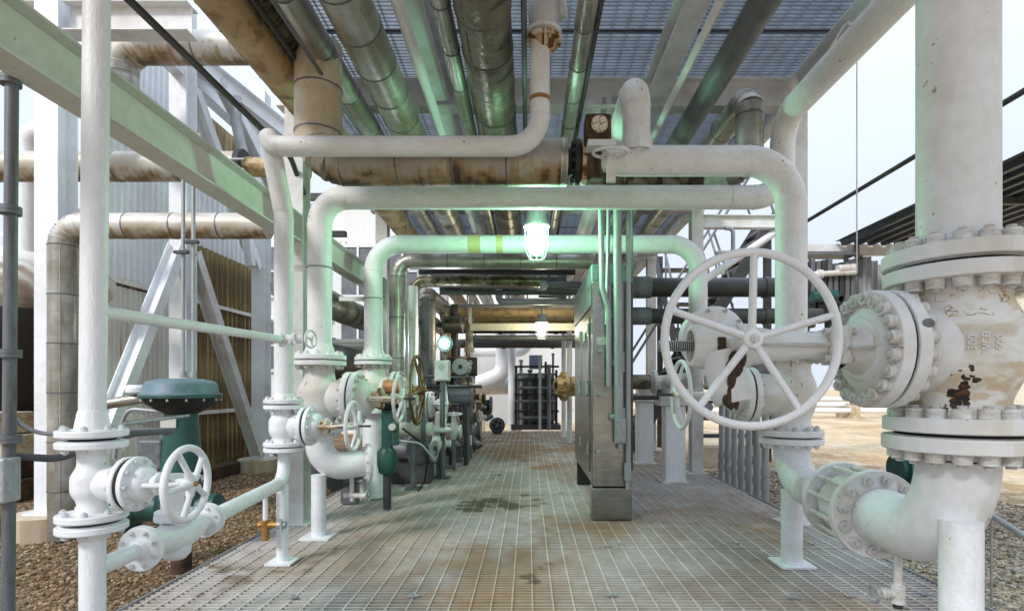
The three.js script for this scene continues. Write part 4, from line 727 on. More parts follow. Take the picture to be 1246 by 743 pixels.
function drum(name, label, a, b, r, mat, cat, extra) { // a lying cylinder with dished ends, bands and saddle legs
  const o = thing(name, label, cat), L = a.distanceTo(b), ax = b.clone().sub(a).normalize();
  mesh('shell', orient(lathe([[0, -r * 0.25], [r * 0.5, -r * 0.2], [r * 0.85, -r * 0.08], [r, 0], [r, 0.001], [r, L - 0.001], [r, L], [r * 0.85, L + r * 0.08], [r * 0.5, L + r * 0.2], [0, L + r * 0.25]], 30), a, ax), mat, o);
  for (const f of [0.06, 0.94]) mesh('band', orient(lathe(hard([[r, -0.012], [r * 1.05, -0.012], [r * 1.05, 0.012], [r, 0.012]]), 30), a.clone().lerp(b, f), ax), M.slate, o);
  if (a.y > 1.3) mesh('bracket', merge([box(0.06, 0.08, 0.06, a.x - 0.06, a.y, a.z), rod(V(a.x - 0.05, a.y, a.z), V(-1.42, a.y, a.z), 0.03, 12)]), M.dark, o);
  else for (const f of [0.2, 0.8]) { const p = a.clone().lerp(b, f); mesh('leg', box(0.05, Math.max(0.1, p.y - r * 0.8), r * 1.2, p.x, Math.max(0.1, p.y - r * 0.8) / 2 + (extra ?? 0.012), p.z), M.dark, o); }
  return o;
}
drum('actuator_drum', 'dark green-grey drum lying across the left row, shaft end towards the walkway', V(-1.12, 0.93, -7.5), V(-0.78, 0.93, -7.5), 0.125, M.slate, 'cylinder');
plainPipe('actuator_shaft', 'thin dark shaft lying above the dark green-grey drum', [V(-1.35, 1.07, -7.1), V(-0.6, 1.07, -7.1)], 0.022, M.dark, { cat: 'shaft' });
{ const o = drum('actuator_drum', 'olive drum held high beside the broad grey riser', at(540, 395, 8.4), at(563, 395, 8.4), 0.13, M.mossy, 'cylinder', 0.012); }
{ const o = thing('electric_motor', 'round-ended motor with a central hole, below the floodlight', 'motor'), c = at(560, 446, 7.6);
  mesh('casing', orient(lathe(hard([[0.03, 0], [0.115, 0], [0.12, -0.02], [0.12, -0.34], [0.03, -0.34]].map(([r, y]) => [r, y]).reverse()), 30), c, V(0, 0, 1)), M.galv, o);
  for (let i = 0; i < 14; i++) { const a = i / 14 * 6.283; mesh('cooling_fin', merge([box(0.008, 0.02, 0.26, 0, 0, 0).translate(0, 0.126, 0).rotateZ(a).translate(c.x, c.y, c.z - 0.18)]), M.slate, o); }
  mesh('shaft_hole', rod(c.clone().add(V(0, 0, -0.02)), c.clone().add(V(0, 0, 0.004)), 0.03, 18), M.black, o);
  for (const dx of [-0.09, 0.09]) mesh('leg', merge([box(0.04, c.y - 0.13, 0.05, c.x + dx, (c.y - 0.13) / 2 + 0.012, c.z - 0.18)]), M.slate, o); mesh('shelf', box(0.3, 0.03, 0.36, c.x, c.y - 0.14, c.z - 0.18), M.slate, o); }
for (const [l, x, z, k] of [['grey centrifugal pump with round casing, low at the walkway edge beyond the control valve', -1.2, -6.1, 1], ['second grey pump casing, low behind the first', -1.15, -8.6, 0.9], ['third dark pump casing near the end of the left row', -1.15, -10, 0.9]]) {
  const o = thing('pump', l, 'pump'), y = 0.36 * k;
  mesh('volute', orient(lathe(hard([[0.05, -0.09], [0.15, -0.09], [0.19, -0.05], [0.19, 0.05], [0.15, 0.09], [0.05, 0.09]].map(([a, b]) => [a * k, b * k])), 30), V(x, y, z), V(1, 0, 0.25)), M.slate, o);
  flange(o, V(x + 0.17 * k, y, z + 0.04), V(-1, 0, -0.25), 0.12 * k, 0.025, 0.07 * k, { nuts: 8, own: false, mat: M.galv, neck: 0.05 });
  mesh('motor', orient(lathe(hard([[0, 0], [0.12, 0], [0.12, 0.3], [0.1, 0.34], [0, 0.34]].map(([a, b]) => [a * k, b * k])), 26), V(x - 0.1 * k, y, z - 0.02), V(-1, 0, -0.25)), M.slate, o);
  mesh('discharge', rod(V(x, y + 0.15 * k, z), V(x, y + 0.5 * k, z), 0.05 * k, 18), M.slate, o);
  mesh('pedestal', box(0.5 * k, y - 0.14 * k, 0.24, x - 0.12, (y - 0.14 * k) / 2 + 0.012, z), M.dark, o);
}
// cross pipes far down the rack
plainPipe('cross_conduit', 'grey conduit crossing over the walkway behind the jacketed crossing pipes', [at(607, 322, 8.2), at(607, 367, 8.2), at(722, 367, 8.2)], 0.05, M.galv, { cat: 'conduit', bend: 0.08 });
plainPipe('cross_conduit', 'dark conduit crossing just above the grey one with the drop', [at(535, 352, 8.6), at(722, 356, 8.6)], 0.045, M.dark, { cat: 'conduit' });
jacketed('insulated_pipe', 'tan jacketed pipe crossing over the walkway above the small warm lamp', [at(535, 379, 9.6), at(730, 379, 9.6)], 0.085, M.tan, { sec: 0.5 });
jacketed('insulated_pipe', 'yellowish jacketed pipe crossing just above the pale far beam', [at(560, 389, 10.1), at(735, 389, 10.1)], 0.07, M.tan, { sec: 0.6 });
{ const o = thing('cross_girder', 'pale cream girder crossing far down the walkway', 'beam'); mesh('girder', ibeam(at(572, 398, 9.3), at(741, 398, 9.3), 0.12, 0.1), M.cream, o); for (const x of [572, 741]) { const p = at(x, 398, 9.3); mesh('hanger', bar(V(p.x, p.y + 0.06, p.z), V(p.x, RY - 0.2, p.z), 0.05), M.frame, o); } }
plainPipe('cross_conduit', 'grey tray pipe crossing below the pale cream girder', [at(576, 411, 9.7), at(735, 411, 9.7)], 0.05, M.slate, { cat: 'conduit' });
{ const o = thing('pipe_bracket', 'dark steel bracket cluster hanging below the roof right of the far crossing pipes', 'bracket'); const c = at(668, 350, 8.0); mesh('plates', merge([box(0.3, 0.3, 0.05, c.x, c.y, c.z), box(0.12, 0.5, 0.08, c.x + 0.2, c.y + 0.1, c.z - 0.1)]), M.slate, o); mesh('clamp', rod(c.clone().add(V(-0.1, 0, 0.04)), c.clone().add(V(-0.1, 0, 0.16)), 0.08, 16), M.galv, o); mesh('hanger', bar(c.clone().add(V(0, 0.15, 0)), V(c.x, RY - 0.2, c.z), 0.05), M.slate, o); }

// ------------------------------------------------------------------ right side, beyond the cabinet
for (const [l, x, d] of [['white box pipe support nearest the steel cabinet, with a block on top', 1.62, 6.15], ['white box pipe support standing farther back behind the first', 1.62, 7.7]]) {
  const o = thing('pipe_support', l, 'support'); mesh('post', rbox(0.22, 0.84, 0.2, x, 0.434, -d), M.cool, o); mesh('foot_plate', box(0.3, 0.012, 0.28, x, 0.008, -d), M.frame, o); mesh('cap_block', rbox(0.36, 0.12, 0.26, x, 0.916, -d), M.frame, o); mesh('saddle', box(0.2, 0.075, 0.2, x, 1.013, -d), M.frame, o);
}
{ const o = thing('ball_valve', 'dull olive and brown valve lying on the white supports beside the cabinet', 'valve'); const c = V(1.28, 1.12, -6.3);
  mesh('body', rod(V(0.98, 1.12, -6.3), V(1.4, 1.12, -6.3), 0.085, 24), M.mossy, o); flange(o, V(1.46, 1.12, -6.3), V(-1, 0, 0), 0.14, 0.04, 0.085, { nuts: 10, own: false, mat: M.cast, neck: 0.03 }); mesh('plug', rod(V(1.1, 0.95, -6.3), V(1.1, 1.12, -6.3), 0.06, 18), M.rust, o); mesh('shaft', rod(V(1.1, 0.945, -6.1), V(1.75, 0.945, -6.1), 0.025, 12), M.dark, o); mesh('stand', box(0.1, 0.94, 0.1, 1.1, 0.482, -6.3), M.frame, o); }
for (const [l, y, r, d, xe] of [['thick dark grey pipe running out sideways behind the large handwheel, upper of two', 2.42, 0.13, 7.5, 3.74], ['dark grey pipe running out sideways behind the large handwheel, lower of two', 2.03, 0.105, 7.5, 3.98]]) {
  const o = thing('dark_pipe', l, 'pipe'); mesh('run', rod(V(0.98, y, -d), V(xe, y, -d), r, 28), M.dark, o); mesh('sleeve', rod(V(1.25, y, -d), V(1.66, y, -d), r * 1.15, 28), M.slate, o); mesh('collar', rod(V(3.2, y, -d), V(3.26, y, -d), r * 1.12, 28), M.dark, o);
  for (const x of [1.1, 3.6]) mesh('hanger', box(0.05, y - r, 0.07, x, (y - r) / 2, -d), M.slate, o);
}
{ // steel stair climbing to the right
  const o = thing('steel_stair', 'dark steel stair climbing to the right behind the riser', 'stair'), a = V(1.55, GY + 0.02, -9.4), b = V(4.1, 3.9, -9.4);
  for (const z of [0.38, -0.38]) mesh('stringer', bar(a.clone().add(V(0, 0, z)), b.clone().add(V(0, 0, z)), 0.2, 0.03), M.dark, o);
  const n = 19; for (let i = 1; i < n; i++) { const p = a.clone().lerp(b, i / n); mesh('tread', box(0.24, 0.03, 0.72, p.x, p.y, p.z), M.slate, o); }
  for (const z of [0.4, -0.4]) { mesh('handrail', rod(a.clone().add(V(-0.3, 0.9, z)), b.clone().add(V(-0.3, 0.9, z)), 0.022, 10), M.slate, o); for (const f of [0.1, 0.4, 0.7, 0.98]) { const p = a.clone().lerp(b, f).add(V(0, 0, z)); mesh('rail_post', rod(p, p.clone().add(V(-0.3, 0.9, 0)), 0.02, 8), M.slate, o); } }
  for (const z of [0.3, -0.3]) mesh('prop', box(0.1, 3.8, 0.1, 3.95, 1.74, -9.4 + z), M.dark, o);
}
plainPipe('vent_hook', 'small grey hooked vent pipe on the second column', [V(2.28, 2.7, -6.72), V(2.5, 2.7, -6.72), V(2.5, 3.0, -6.72), V(2.4, 3.0, -6.72)], 0.025, M.galv, { cat: 'pipe', bend: 0.06 });
for (let i = 0; i < 7; i++) {
  const d = 7.0 - i * 0.215, o = thing('cable_conduit', `grey upright conduit with couplings, ${['first', 'second', 'third', 'fourth', 'fifth', 'sixth', 'seventh'][i]} from the white column in the row of seven`, 'conduit', 'row of seven upright conduits');
  mesh('run', rod(V(2.46, GY, -d), V(2.46, 1.02, -d), 0.036, 14), M.galv, o);
  for (const y of [0.02, 0.14 + (i % 3) * 0.04]) mesh('coupling', rod(V(2.46, y, -d), V(2.46, y + 0.09, -d), 0.047, 12), M.galv, o);
}
{ const o = thing('junction_cabinet', 'grey cable box that the row of seven conduits enters', 'cabinet'); mesh('box', rbox(0.34, 0.3, 1.7, 2.46, 1.18, -6.35, 0.02), M.slate, o); mesh('cover', rbox(0.02, 0.24, 1.5, 2.28, 1.18, -6.35), M.galv, o); }
// yard beyond: canopy, finned cooler, corrugated screen
{
  const o = thing('shed_canopy', 'dark corrugated shed roof seen from below, out in the yard', 'canopy');
  for (let i = 0; i < 5; i++) mesh('roof_panel', corrugated(0.4, 5.6, 0.2, 0.06).rotateX(-Math.PI / 2).translate(4.85 + i * 0.4, 3.27, -2.75), M.canopy, o);
  mesh('fascia', box(2.5, 0.16, 0.1, 5.05, 3.16, -8.42), M.frame, o);
  for (const z of [-4.2, -6.3]) mesh('purlin', box(2.1, 0.08, 0.06, 5.65, 3.19, z), M.dark, o);
  for (const x of [4.06, 6.15]) mesh('post', box(0.12, 3.24, 0.12, x, 1.46, -8.55), M.frame, o);
  mesh('post', box(0.12, 3.3, 0.12, 6.6, 1.49, -3.4), M.frame, o); mesh('edge_beam', box(0.12, 0.1, 5.2, 6.6, 3.19, -5.75), M.frame, o);
}
{
  const o = thing('finned_cooler', 'cluster of grey finned tubes and boxes below the shed beam', 'cooler'); 
  for (let i = 0; i < 9; i++) for (let j = 0; j < 2; j++) { const x = 4.14 + i * 0.085, h = rnd(0.45, 0.85); mesh('fin_tube', rbox(0.062, h, 0.1, x, 2.95 - h / 2 - j * 0.2 + rnd(-0.05, 0.05), -8.2 - j * 0.16, 0.012), i % 3 ? M.slate : M.dark, o); }
  mesh('manifold', merge([rod(V(4.2, 2.72, -8.1), V(4.82, 2.76, -8.1), 0.042, 14), rod(V(4.25, 2.72, -8.1), V(4.32, 2.72, -8.1), 0.07, 14), rod(V(4.55, 2.8, -8.1), V(4.8, 2.82, -8.1), 0.06, 14)]), M.cast, o);
  mesh('motor', rod(V(4.15, 2.38, -8.04), V(4.5, 2.4, -8.04), 0.08, 16), M.teal, o);
  for (let i = 0; i < 4; i++) mesh('lower_box', rbox(0.16, 0.4, 0.2, 4.2 + i * 0.19, 2.15 + (i % 2) * 0.08, -8.28, 0.02), M.dark, o);
  mesh('frame', merge([box(0.82, 0.05, 0.3, 4.48, 3.05, -8.3), box(0.05, 1.1, 0.05, 4.14, 2.47, -8.42), box(0.05, 1.1, 0.05, 4.86, 2.47, -8.42)]), M.slate, o);
}
{ const o = thing('corrugated_screen', 'pale grey corrugated screen hanging under the shed beam', 'screen'); for (let i = 0; i < 4; i++) mesh('sheet_panel', corrugated(0.36, 0.95, 0.12, 0.05).rotateY(Math.PI * 0.75).translate(5.08 + i * 0.27, 2.1, -8.28 - i * 0.27 - 0.2), M.galv, o); mesh('rail', bar(V(4.95, 3.06, -8.3), V(6.15, 3.06, -9.5), 0.05), M.slate, o); for (const [x, z] of [[4.98, -8.34], [6.13, -9.48]]) mesh('hanger', box(0.05, 0.2, 0.05, x, 3.13, z), M.slate, o); }
{ const o = thing('motor_skid', 'small dark teal motor on the gravel behind the broad white elbow', 'motor'); const c = at(1110, 575, 4.6);
  mesh('casing', merge([rod(V(c.x - 0.1, 0.38, c.z), V(c.x + 0.3, 0.38, c.z), 0.15, 20)]), M.teal, o); mesh('end_bell', rod(V(c.x - 0.14, 0.38, c.z), V(c.x - 0.1, 0.38, c.z), 0.12, 20), M.teal, o); mesh('terminal_box', rbox(0.16, 0.12, 0.14, c.x + 0.1, 0.56, c.z), M.teal, o); mesh('foot', box(0.4, 0.4, 0.26, c.x + 0.1, 0.04, c.z), M.teal, o); for (let i = 0; i < 6; i++) mesh('cooling_fin', rod(V(c.x - 0.06 + i * 0.06, 0.38, c.z), V(c.x - 0.05 + i * 0.06, 0.38, c.z), 0.162, 20), M.teal, o); }
{ const o = thing('low_handrail', 'thin grey tube rail on a peg in the gravel by the big elbow leg', 'rail'); mesh('rail', tube([at(1200, 622, 3.0), at(1215, 632, 2.9), at(1260, 660, 2.6)], 0.016, 0.1, 10), M.galv, o); const p = at(1207, 630, 2.95); mesh('peg', rod(V(p.x, GY, p.z), p, 0.006, 8), M.galv, o); }
{ const o = thing('yard_pipe_row', 'low white pipes on sleepers across the sandy yard', 'pipe'); for (let i = 0; i < 3; i++) mesh('pipe', rod(V(6, 0.15 + i * 0.22, -22 - i * 0.4), V(24, 0.15 + i * 0.22, -22 - i * 0.4), 0.1, 14), M.white, o); for (let x = 7; x < 24; x += 3) mesh('sleeper', box(0.3, 0.7, 1.2, x, 0.1, -22.4), M.concrete, o); }
{ const o = thing('yellow_barrier', 'low yellow and white barrier rail beyond the sandy yard', 'barrier'); mesh('rail', rod(V(16, 0.42, -19), V(26, 0.42, -19), 0.07, 12), M.yellow, o); mesh('rail', rod(V(16, 0.75, -19), V(26, 0.75, -19), 0.07, 12), M.white, o); for (let x = 16.5; x < 26; x += 2.2) mesh('post', box(0.12, 1, 0.12, x, 0.32, -19.1), M.yellow, o); }
{ const o = thing('site_cabin', 'cream site cabin at the edge of the yard', 'building'); mesh('wall', rbox(4, 4.2, 6, 15.65 + 1.95, 1.95, -17), M.cream, o); mesh('roof', box(4.3, 0.15, 6.3, 17.6, 4.13, -17), M.slate, o); mesh('door', box(0.9, 2, 0.06, 16.6, 0.86, -13.98), M.slate, o); }
function bush(label, x, y, z, w, h, n) { // low scrub far away: leaf clumps round short stems
  const o = thing('scrub_bush', label, 'bush'); const g = []; for (let i = 0; i < n; i++) { const a = rnd(0, 6.28), r = Math.sqrt(rnd()), s = rnd(0.15, 0.4); g.push(new THREE.TetrahedronGeometry(s, 0).rotateX(rnd(0, 6)).rotateY(rnd(0, 6)).translate(x + Math.cos(a) * r * w, y + h * rnd(0.15, 1) * (1 - r * 0.5), z + Math.sin(a) * r * w * 0.6)); }
  mesh('crown', merge(g), M.leaf, o); mesh('trunk', rod(V(x, y, z), V(x, y + h * 0.5, z), 0.08, 8), M.rust, o);
}
bush('dark scrub bush beyond the yellow barrier rail', 33, GY, -38, 3, 2.1, 260);
bush('far scrub bush on the skyline over the sandy yard', 44, GY, -66, 6, 2.2, 260);

// ------------------------------------------------------------------ far end of the walkway
{
  const o = thing('storage_tank', 'large white storage tank closing the view at the far end', 'tank');
  mesh('shell', lathe([[5, 0], [5, 4.6], [4.9, 4.66], [0, 5.4]], 64).translate(-1.2, GY, -24), M.tank, o);
  for (const y of [1.5, 3]) mesh('weld_ring', new THREE.TorusGeometry(5, 0.02, 6, 64).rotateX(Math.PI / 2).translate(-1.2, y, -24), M.white, o);
}
{ const o = thing('white_manifold', 'white pipes looping in front of the storage tank', 'pipe');
  mesh('upright', tube([at(613, 395, 14.6), at(613, 455, 14.6), at(575, 470, 14.6)], 0.22, 0.4, 20), M.white, o);
  mesh('cross_run', tube([at(565, 428, 15.2), at(640, 428, 15.2), at(645, 405, 15.2), at(645, 390, 15.2)], 0.14, 0.3, 18), M.white, o);
  mesh('thin_upright', rod(V(at(623, 0, 14.2).x, GY, -14.2), at(623, 395, 14.2), 0.1, 16), M.white, o);
  mesh('low_run', tube([at(575, 470, 15.0), at(640, 468, 15.0)], 0.24, 0.3, 20), M.white, o);
  for (const x of [585, 630]) { const p = at(x, 470, 15.0); mesh('stand', box(0.2, p.y - GY, 0.3, p.x, (p.y + GY) / 2 - 0.1, p.z), M.concrete, o); } }
{
  const o = thing('compressor_skid', 'dark steel compressor frame standing at the end of the walkway', 'machine'), d = 13.9, X = (p) => (p - 643) / FOC * d, Y = (p) => EYE - (p - 472) / FOC * d;
  mesh('base', box(X(682) - X(622), 0.12, 0.9, (X(682) + X(622)) / 2, 0.07, -d - 0.3), M.dark, o);
  for (const [x, t] of [[628, 445], [640, 470], [652, 455], [664, 440], [677, 450]]) mesh('frame_post', box(0.06, Y(t) - 0.13, 0.06, X(x), (Y(t) + 0.13) / 2, -d), M.black, o);
  for (const y of [446, 462, 480, 500]) mesh('frame_rail', box(X(680) - X(626), 0.05, 0.05, (X(680) + X(626)) / 2, Y(y), -d + 0.06), M.black, o);
  mesh('cylinder', rod(V(X(628), Y(462), -d - 0.3), V(X(675), Y(462), -d - 0.3), 0.16, 20), M.slate, o);
  mesh('engine_block', rbox(0.8, 0.5, 0.6, X(655), 0.4, -d - 0.5, 0.04), M.slate, o);
  for (let i = 0; i < 5; i++) mesh('cylinder_head', rod(V(X(634 + i * 9), 0.5, -d - 0.05), V(X(634 + i * 9), 0.95, -d - 0.05), 0.06, 12), i % 2 ? M.slate : M.dark, o);
  mesh('back_plate', box(X(680) - X(627), 1.0, 0.03, (X(680) + X(627)) / 2, 0.66, -d - 0.9), M.dark, o);
  mesh('blue_panel', rbox(0.34, 0.36, 0.08, X(652), Y(440), -d - 0.2), std({ color: 0x8a94ad, roughness: 0.6 }), o);
}
{ const o = thing('floor_valve', 'black round floor valve standing on the walkway before the compressor', 'valve'), c = at(605, 514, 12.6); mesh('drum', orient(lathe(hard([[0, -0.06], [0.16, -0.06], [0.18, -0.03], [0.18, 0.03], [0.16, 0.06], [0, 0.06]]), 26), V(c.x, 0.2, c.z), V(0, 0, 1)), M.black, o); handwheel(o, V(c.x, 0.2, c.z + 0.1), V(0, 0, 1), 0.13, 0.012, { mat: M.slate, nut: M.galv, dish: 0.1 }); mesh('foot', box(0.2, 0.06, 0.16, c.x, 0.042, c.z), M.rust, o); }
for (const [l, px, d] of [['thin white drop pipe behind the cabinet, nearest the compressor', 686, 11.6], ['thin white drop pipe beside the cabinet hood, farther from the compressor', 693, 10.4]]) { const o = thing('drop_pipe', l, 'pipe'), x = (px - 643) / FOC * d; mesh('run', rod(V(x, 0.012, -d), V(x, 2.6, -d), 0.05, 14), M.white, o); flange(o, V(x, 0.95, -d), YU, 0.1, 0.03, 0.05, { nuts: 8, own: false }); mesh('hanger', rod(V(x, 2.6, -d), V(x, RY - 0.05, -d), 0.02, 8), M.galv, o); }
{ const o = thing('rusty_flange_valve', 'tan flanged valve half hidden behind the steel cabinet', 'valve'), c = at(688, 470, 9.6); flange(o, c, V(-1, 0, 0.3), 0.26, 0.06, 0.14, { nuts: 10, own: false, mat: M.tan }); mesh('body', rod(c, c.clone().add(V(0.5, 0, -0.15)), 0.17, 22), M.tan, o); mesh('stand', box(0.16, c.y - 0.15, 0.2, c.x + 0.3, (c.y - 0.15) / 2 + 0.012, c.z - 0.1), M.frame, o); }

// ------------------------------------------------------------------ heater and its steel at the left
{
  const o = thing('braced_steelwork', 'grey steel frame of columns and slanting braces beside the heater', 'steel frame'), X = -3.86;
  for (const d of [4.5, 6.15, 7.95]) { mesh('column', ibeam(V(X, 0.06, -d), V(X, 5.4, -d), 0.2, 0.19, V(0, 0, 1)), M.cool, o); mesh('base_plate', box(0.3, 0.02, 0.3, X, 0.05, -d), M.cool, o); const p = mesh('pedestal', lathe(hard([[0, -0.17], [0.27, -0.17], [0.27, 0.03], [0.24, 0.04], [0, 0.04]]), 28).translate(X - 0.05, 0, -d), M.concrete, o); }
  mesh('brace', ibeam(V(X + 0.02, 0.2, -4.75), V(X + 0.02, 2.6, -6.02), 0.15, 0.12, V(1, 0, 0)), M.cool, o);
  mesh('brace', ibeam(V(X + 0.02, 2.6, -6.28), V(X + 0.02, 0.1, -7.8), 0.15, 0.12, V(1, 0, 0)), M.frame, o);
  mesh('beam', ibeam(V(X, 4.62, -4.6), V(X, 4.62, -6.05), 0.24, 0.14), M.cool, o);
  mesh('beam', ibeam(V(X, 4.62, -6.25), V(X, 4.62, -7.85), 0.24, 0.14), M.cool, o);
  mesh('cantilever_beam', ibeam(V(X + 0.11, 4.05, -4.5), V(-2.75, 4.05, -4.5), 0.24, 0.16), M.frame, o);
  mesh('cantilever_beam', ibeam(V(X - 0.8, 4.05, -4.5), V(X - 0.11, 4.05, -4.5), 0.24, 0.16), M.frame, o);
  mesh('upper_brace', ibeam(V(X, 4.5, -6.3), V(X, 2.75, -7.8), 0.14, 0.12, V(1, 0, 0)), M.cool, o);
  mesh('upper_brace', ibeam(V(X + 0.2, 4.7, -6.5), V(X + 0.2, 3.1, -9.3), 0.14, 0.12, V(1, 0, 0)), M.cool, o);
  mesh('roof_tie', ibeam(V(X - 0.1, 4.9, -6.2), V(-1.9, 3.5, -8.2), 0.2, 0.16), M.cool, o);
  mesh('ladder_rail', ibeam(V(X + 0.12, 3.6, -7.2), V(X + 0.12, 2.7, -7.4), 0.1, 0.1, V(1, 0, 0)), M.cool, o);
}
{
  const o = thing('heater_casing', 'heater casing of corrugated sheets, pale in front and stained olive brown behind', 'heater'), X = -4.45;
  for (let i = 0; i < 3; i++) mesh('wall_sheet', corrugated(0.4, 2.28, 0.08, 0.03).rotateY(-Math.PI / 2).translate(X, GY + 0.03, -5.7 - (i + 0.5) * 0.4), M.sheetLight, o);
  for (let i = 0; i < 3; i++) mesh('wall_sheet', corrugated(0.4, 3.05, 0.1, 0.03).rotateY(-Math.PI / 2).translate(X - 0.035, 2.24, -5.7 - (i + 0.5) * 0.4), M.cool, o);
  for (let i = 0; i < 5; i++) mesh('wall_sheet', corrugated(0.5, 3.1, 0.125, 0.03).rotateY(-Math.PI / 2).translate(X, GY + 0.03, -6.92 - (i + 0.5) * 0.5), M.sheetDark, o);
  for (let i = 0; i < 4; i++) mesh('wall_sheet', corrugated(0.5, 1.6, 0.125, 0.03).rotateY(-Math.PI / 2).translate(X - 0.04, 2.9, -6.92 - (i + 0.5) * 0.5), M.cool, o);
  for (const y of [0.72, 2.2]) mesh('wall_rail', box(0.03, 0.05, 3.7, X + 0.05, y, -7.6), M.sheetLight, o);
  mesh('side_wall', merge([box(0.3, 3.1, 0.05, X - 0.2, 1.4, -9.46)]), M.sheetDark, o); mesh('core', box(0.12, 5, 3.7, X - 0.13, 2.4, -7.58), M.sheetDark, o);
  mesh('sill_beam', box(0.2, 0.14, 5.2, X + 0.3, GY + 0.1, -7), M.rust, o);
}
{ // horizontal vessel with sooted end
  const o = thing('fire_tube_vessel', 'big white cylindrical vessel with a soot-blackened belly, behind the frame', 'vessel'), c = V(-7.0, 1.5, -7.2);
  const g = orient(lathe([[0, -0.5], [0.3, -0.485], [0.6, -0.44], [0.85, -0.38], [1.05, -0.3], [1.2, -0.2], [1.3, -0.1], [1.4, 0.1], [1.4, 3.2], [0, 3.3]], 64), V(c.x + 1.1, c.y, c.z), V(-1, 0, 0)), p = g.attributes.position, uv = g.attributes.uv;
  for (let i = 0; i < p.count; i++) uv.setXY(i, (p.getZ(i) + p.getX(i) * 0.6) / 3, (p.getY(i) - c.y + 1.4) / 2.8);
  mesh('shell', g, M.sooty, o);
  for (const dx of [0.5, -0.9]) mesh('saddle', box(0.35, 1.1, 2, c.x + dx, 0.1, c.z), M.rust, o);
  mesh('platform_rail', merge([bar(V(-8.5, 3.3, -7), V(-5.4, 3.3, -7), 0.05), bar(V(-8.5, 3.0, -7), V(-5.4, 3.0, -7), 0.05), bar(V(-8.5, 2.72, -7), V(-5.4, 2.72, -7), 0.08), ...[-8, -7.2, -6.4, -5.6].map((x) => bar(V(x, 2.62, -7), V(x, 3.32, -7), 0.05))]), M.cool, o);
}
{ const o = thing('brick_plinth', 'stained block plinth under the soot-blackened vessel', 'plinth'); for (let r = 0; r < 4; r++) for (let i = 0; i < 5; i++) mesh('block', rbox(0.44, 0.23, 0.4, -5.6 - i * 0.45 - (r % 2) * 0.1, GY + 0.12 + r * 0.24, -5.9 + rnd(-0.01, 0.01), 0.015), r > 1 ? M.concrete : M.rust, o); }
plainPipe('vent_pipe', 'white curved vent pipe with black mouth on top of the vessel', [V(-6.0, 2.6, -6.6), V(-6.0, 4.15, -6.6), V(-5.62, 4.1, -6.6)], 0.13, M.white, { bend: 0.2 });
{ const o = tops[tops.length - 1]; mesh('mouth', rod(V(-5.64, 4.1, -6.6), V(-5.59, 4.095, -6.6), 0.135, 18), M.black, o); mesh('vent_flange', lathe(hard([[0.12, 0], [0.22, 0], [0.22, 0.06], [0.12, 0.06]]), 24).translate(-6, 3.6, -6.6), M.galv, o); mesh('vent_flange', lathe(hard([[0.12, 0], [0.22, 0], [0.22, 0.06], [0.12, 0.06]]), 24).translate(-6, 3.74, -6.6), M.galv, o); }
jacketed('insulated_pipe', 'silver jacketed pipe standing beside the concrete-footed column and turning across with a mitred elbow', [V(-3.68, GY + 0.02, -4.35), V(-3.68, 2.33, -4.35), V(-2.06, 2.33, -4.35)], 0.098, [M.belly, M.alu], { bend: 0.16, gores: 4, sec: 0.36 });
jacketed('insulated_pipe', 'grey jacketed pipe crossing behind the green side beam, with brown underside', [V(-5.4, 3.06, -5.0), V(-2.6, 3.06, -5.0)], 0.13, [M.belly, M.alu], { sec: 0.6 });
{ const o = tops[tops.length - 1]; mesh('end_ring', rod(V(-2.62, 3.06, -5), V(-2.57, 3.06, -5), 0.15, 28), M.black, o); mesh('end_pipe', rod(V(-2.57, 3.06, -5), V(-2.0, 3.03, -5), 0.085, 22), M.tan, o); }
jacketed('insulated_pipe', 'highest silver jacketed pipe outside the rack, with a mitred downturn', [V(-4.1, 3.7, -5.6), V(-4.1, 4.45, -5.5), V(-2.2, 4.45, -5.5)], 0.155, [M.belly, M.alu], { bend: 0.25, gores: 4, sec: 0.5 });
plainPipe('vent_hook', 'short grey gooseneck vent outside the rack below the tan pipe', [at(297, 195, 6.6), at(287, 150, 6.6), at(287, 118, 6.6)], 0.06, M.galv, { bend: 0.2 });
jacketed('insulated_pipe', 'jacketed pipe end poking out below the crossing silver pipe by the heater', [V(-4.4, 1.98, -5.5), V(-4.0, 1.98, -5.1)], 0.15, M.stained, { sec: 0.3 });
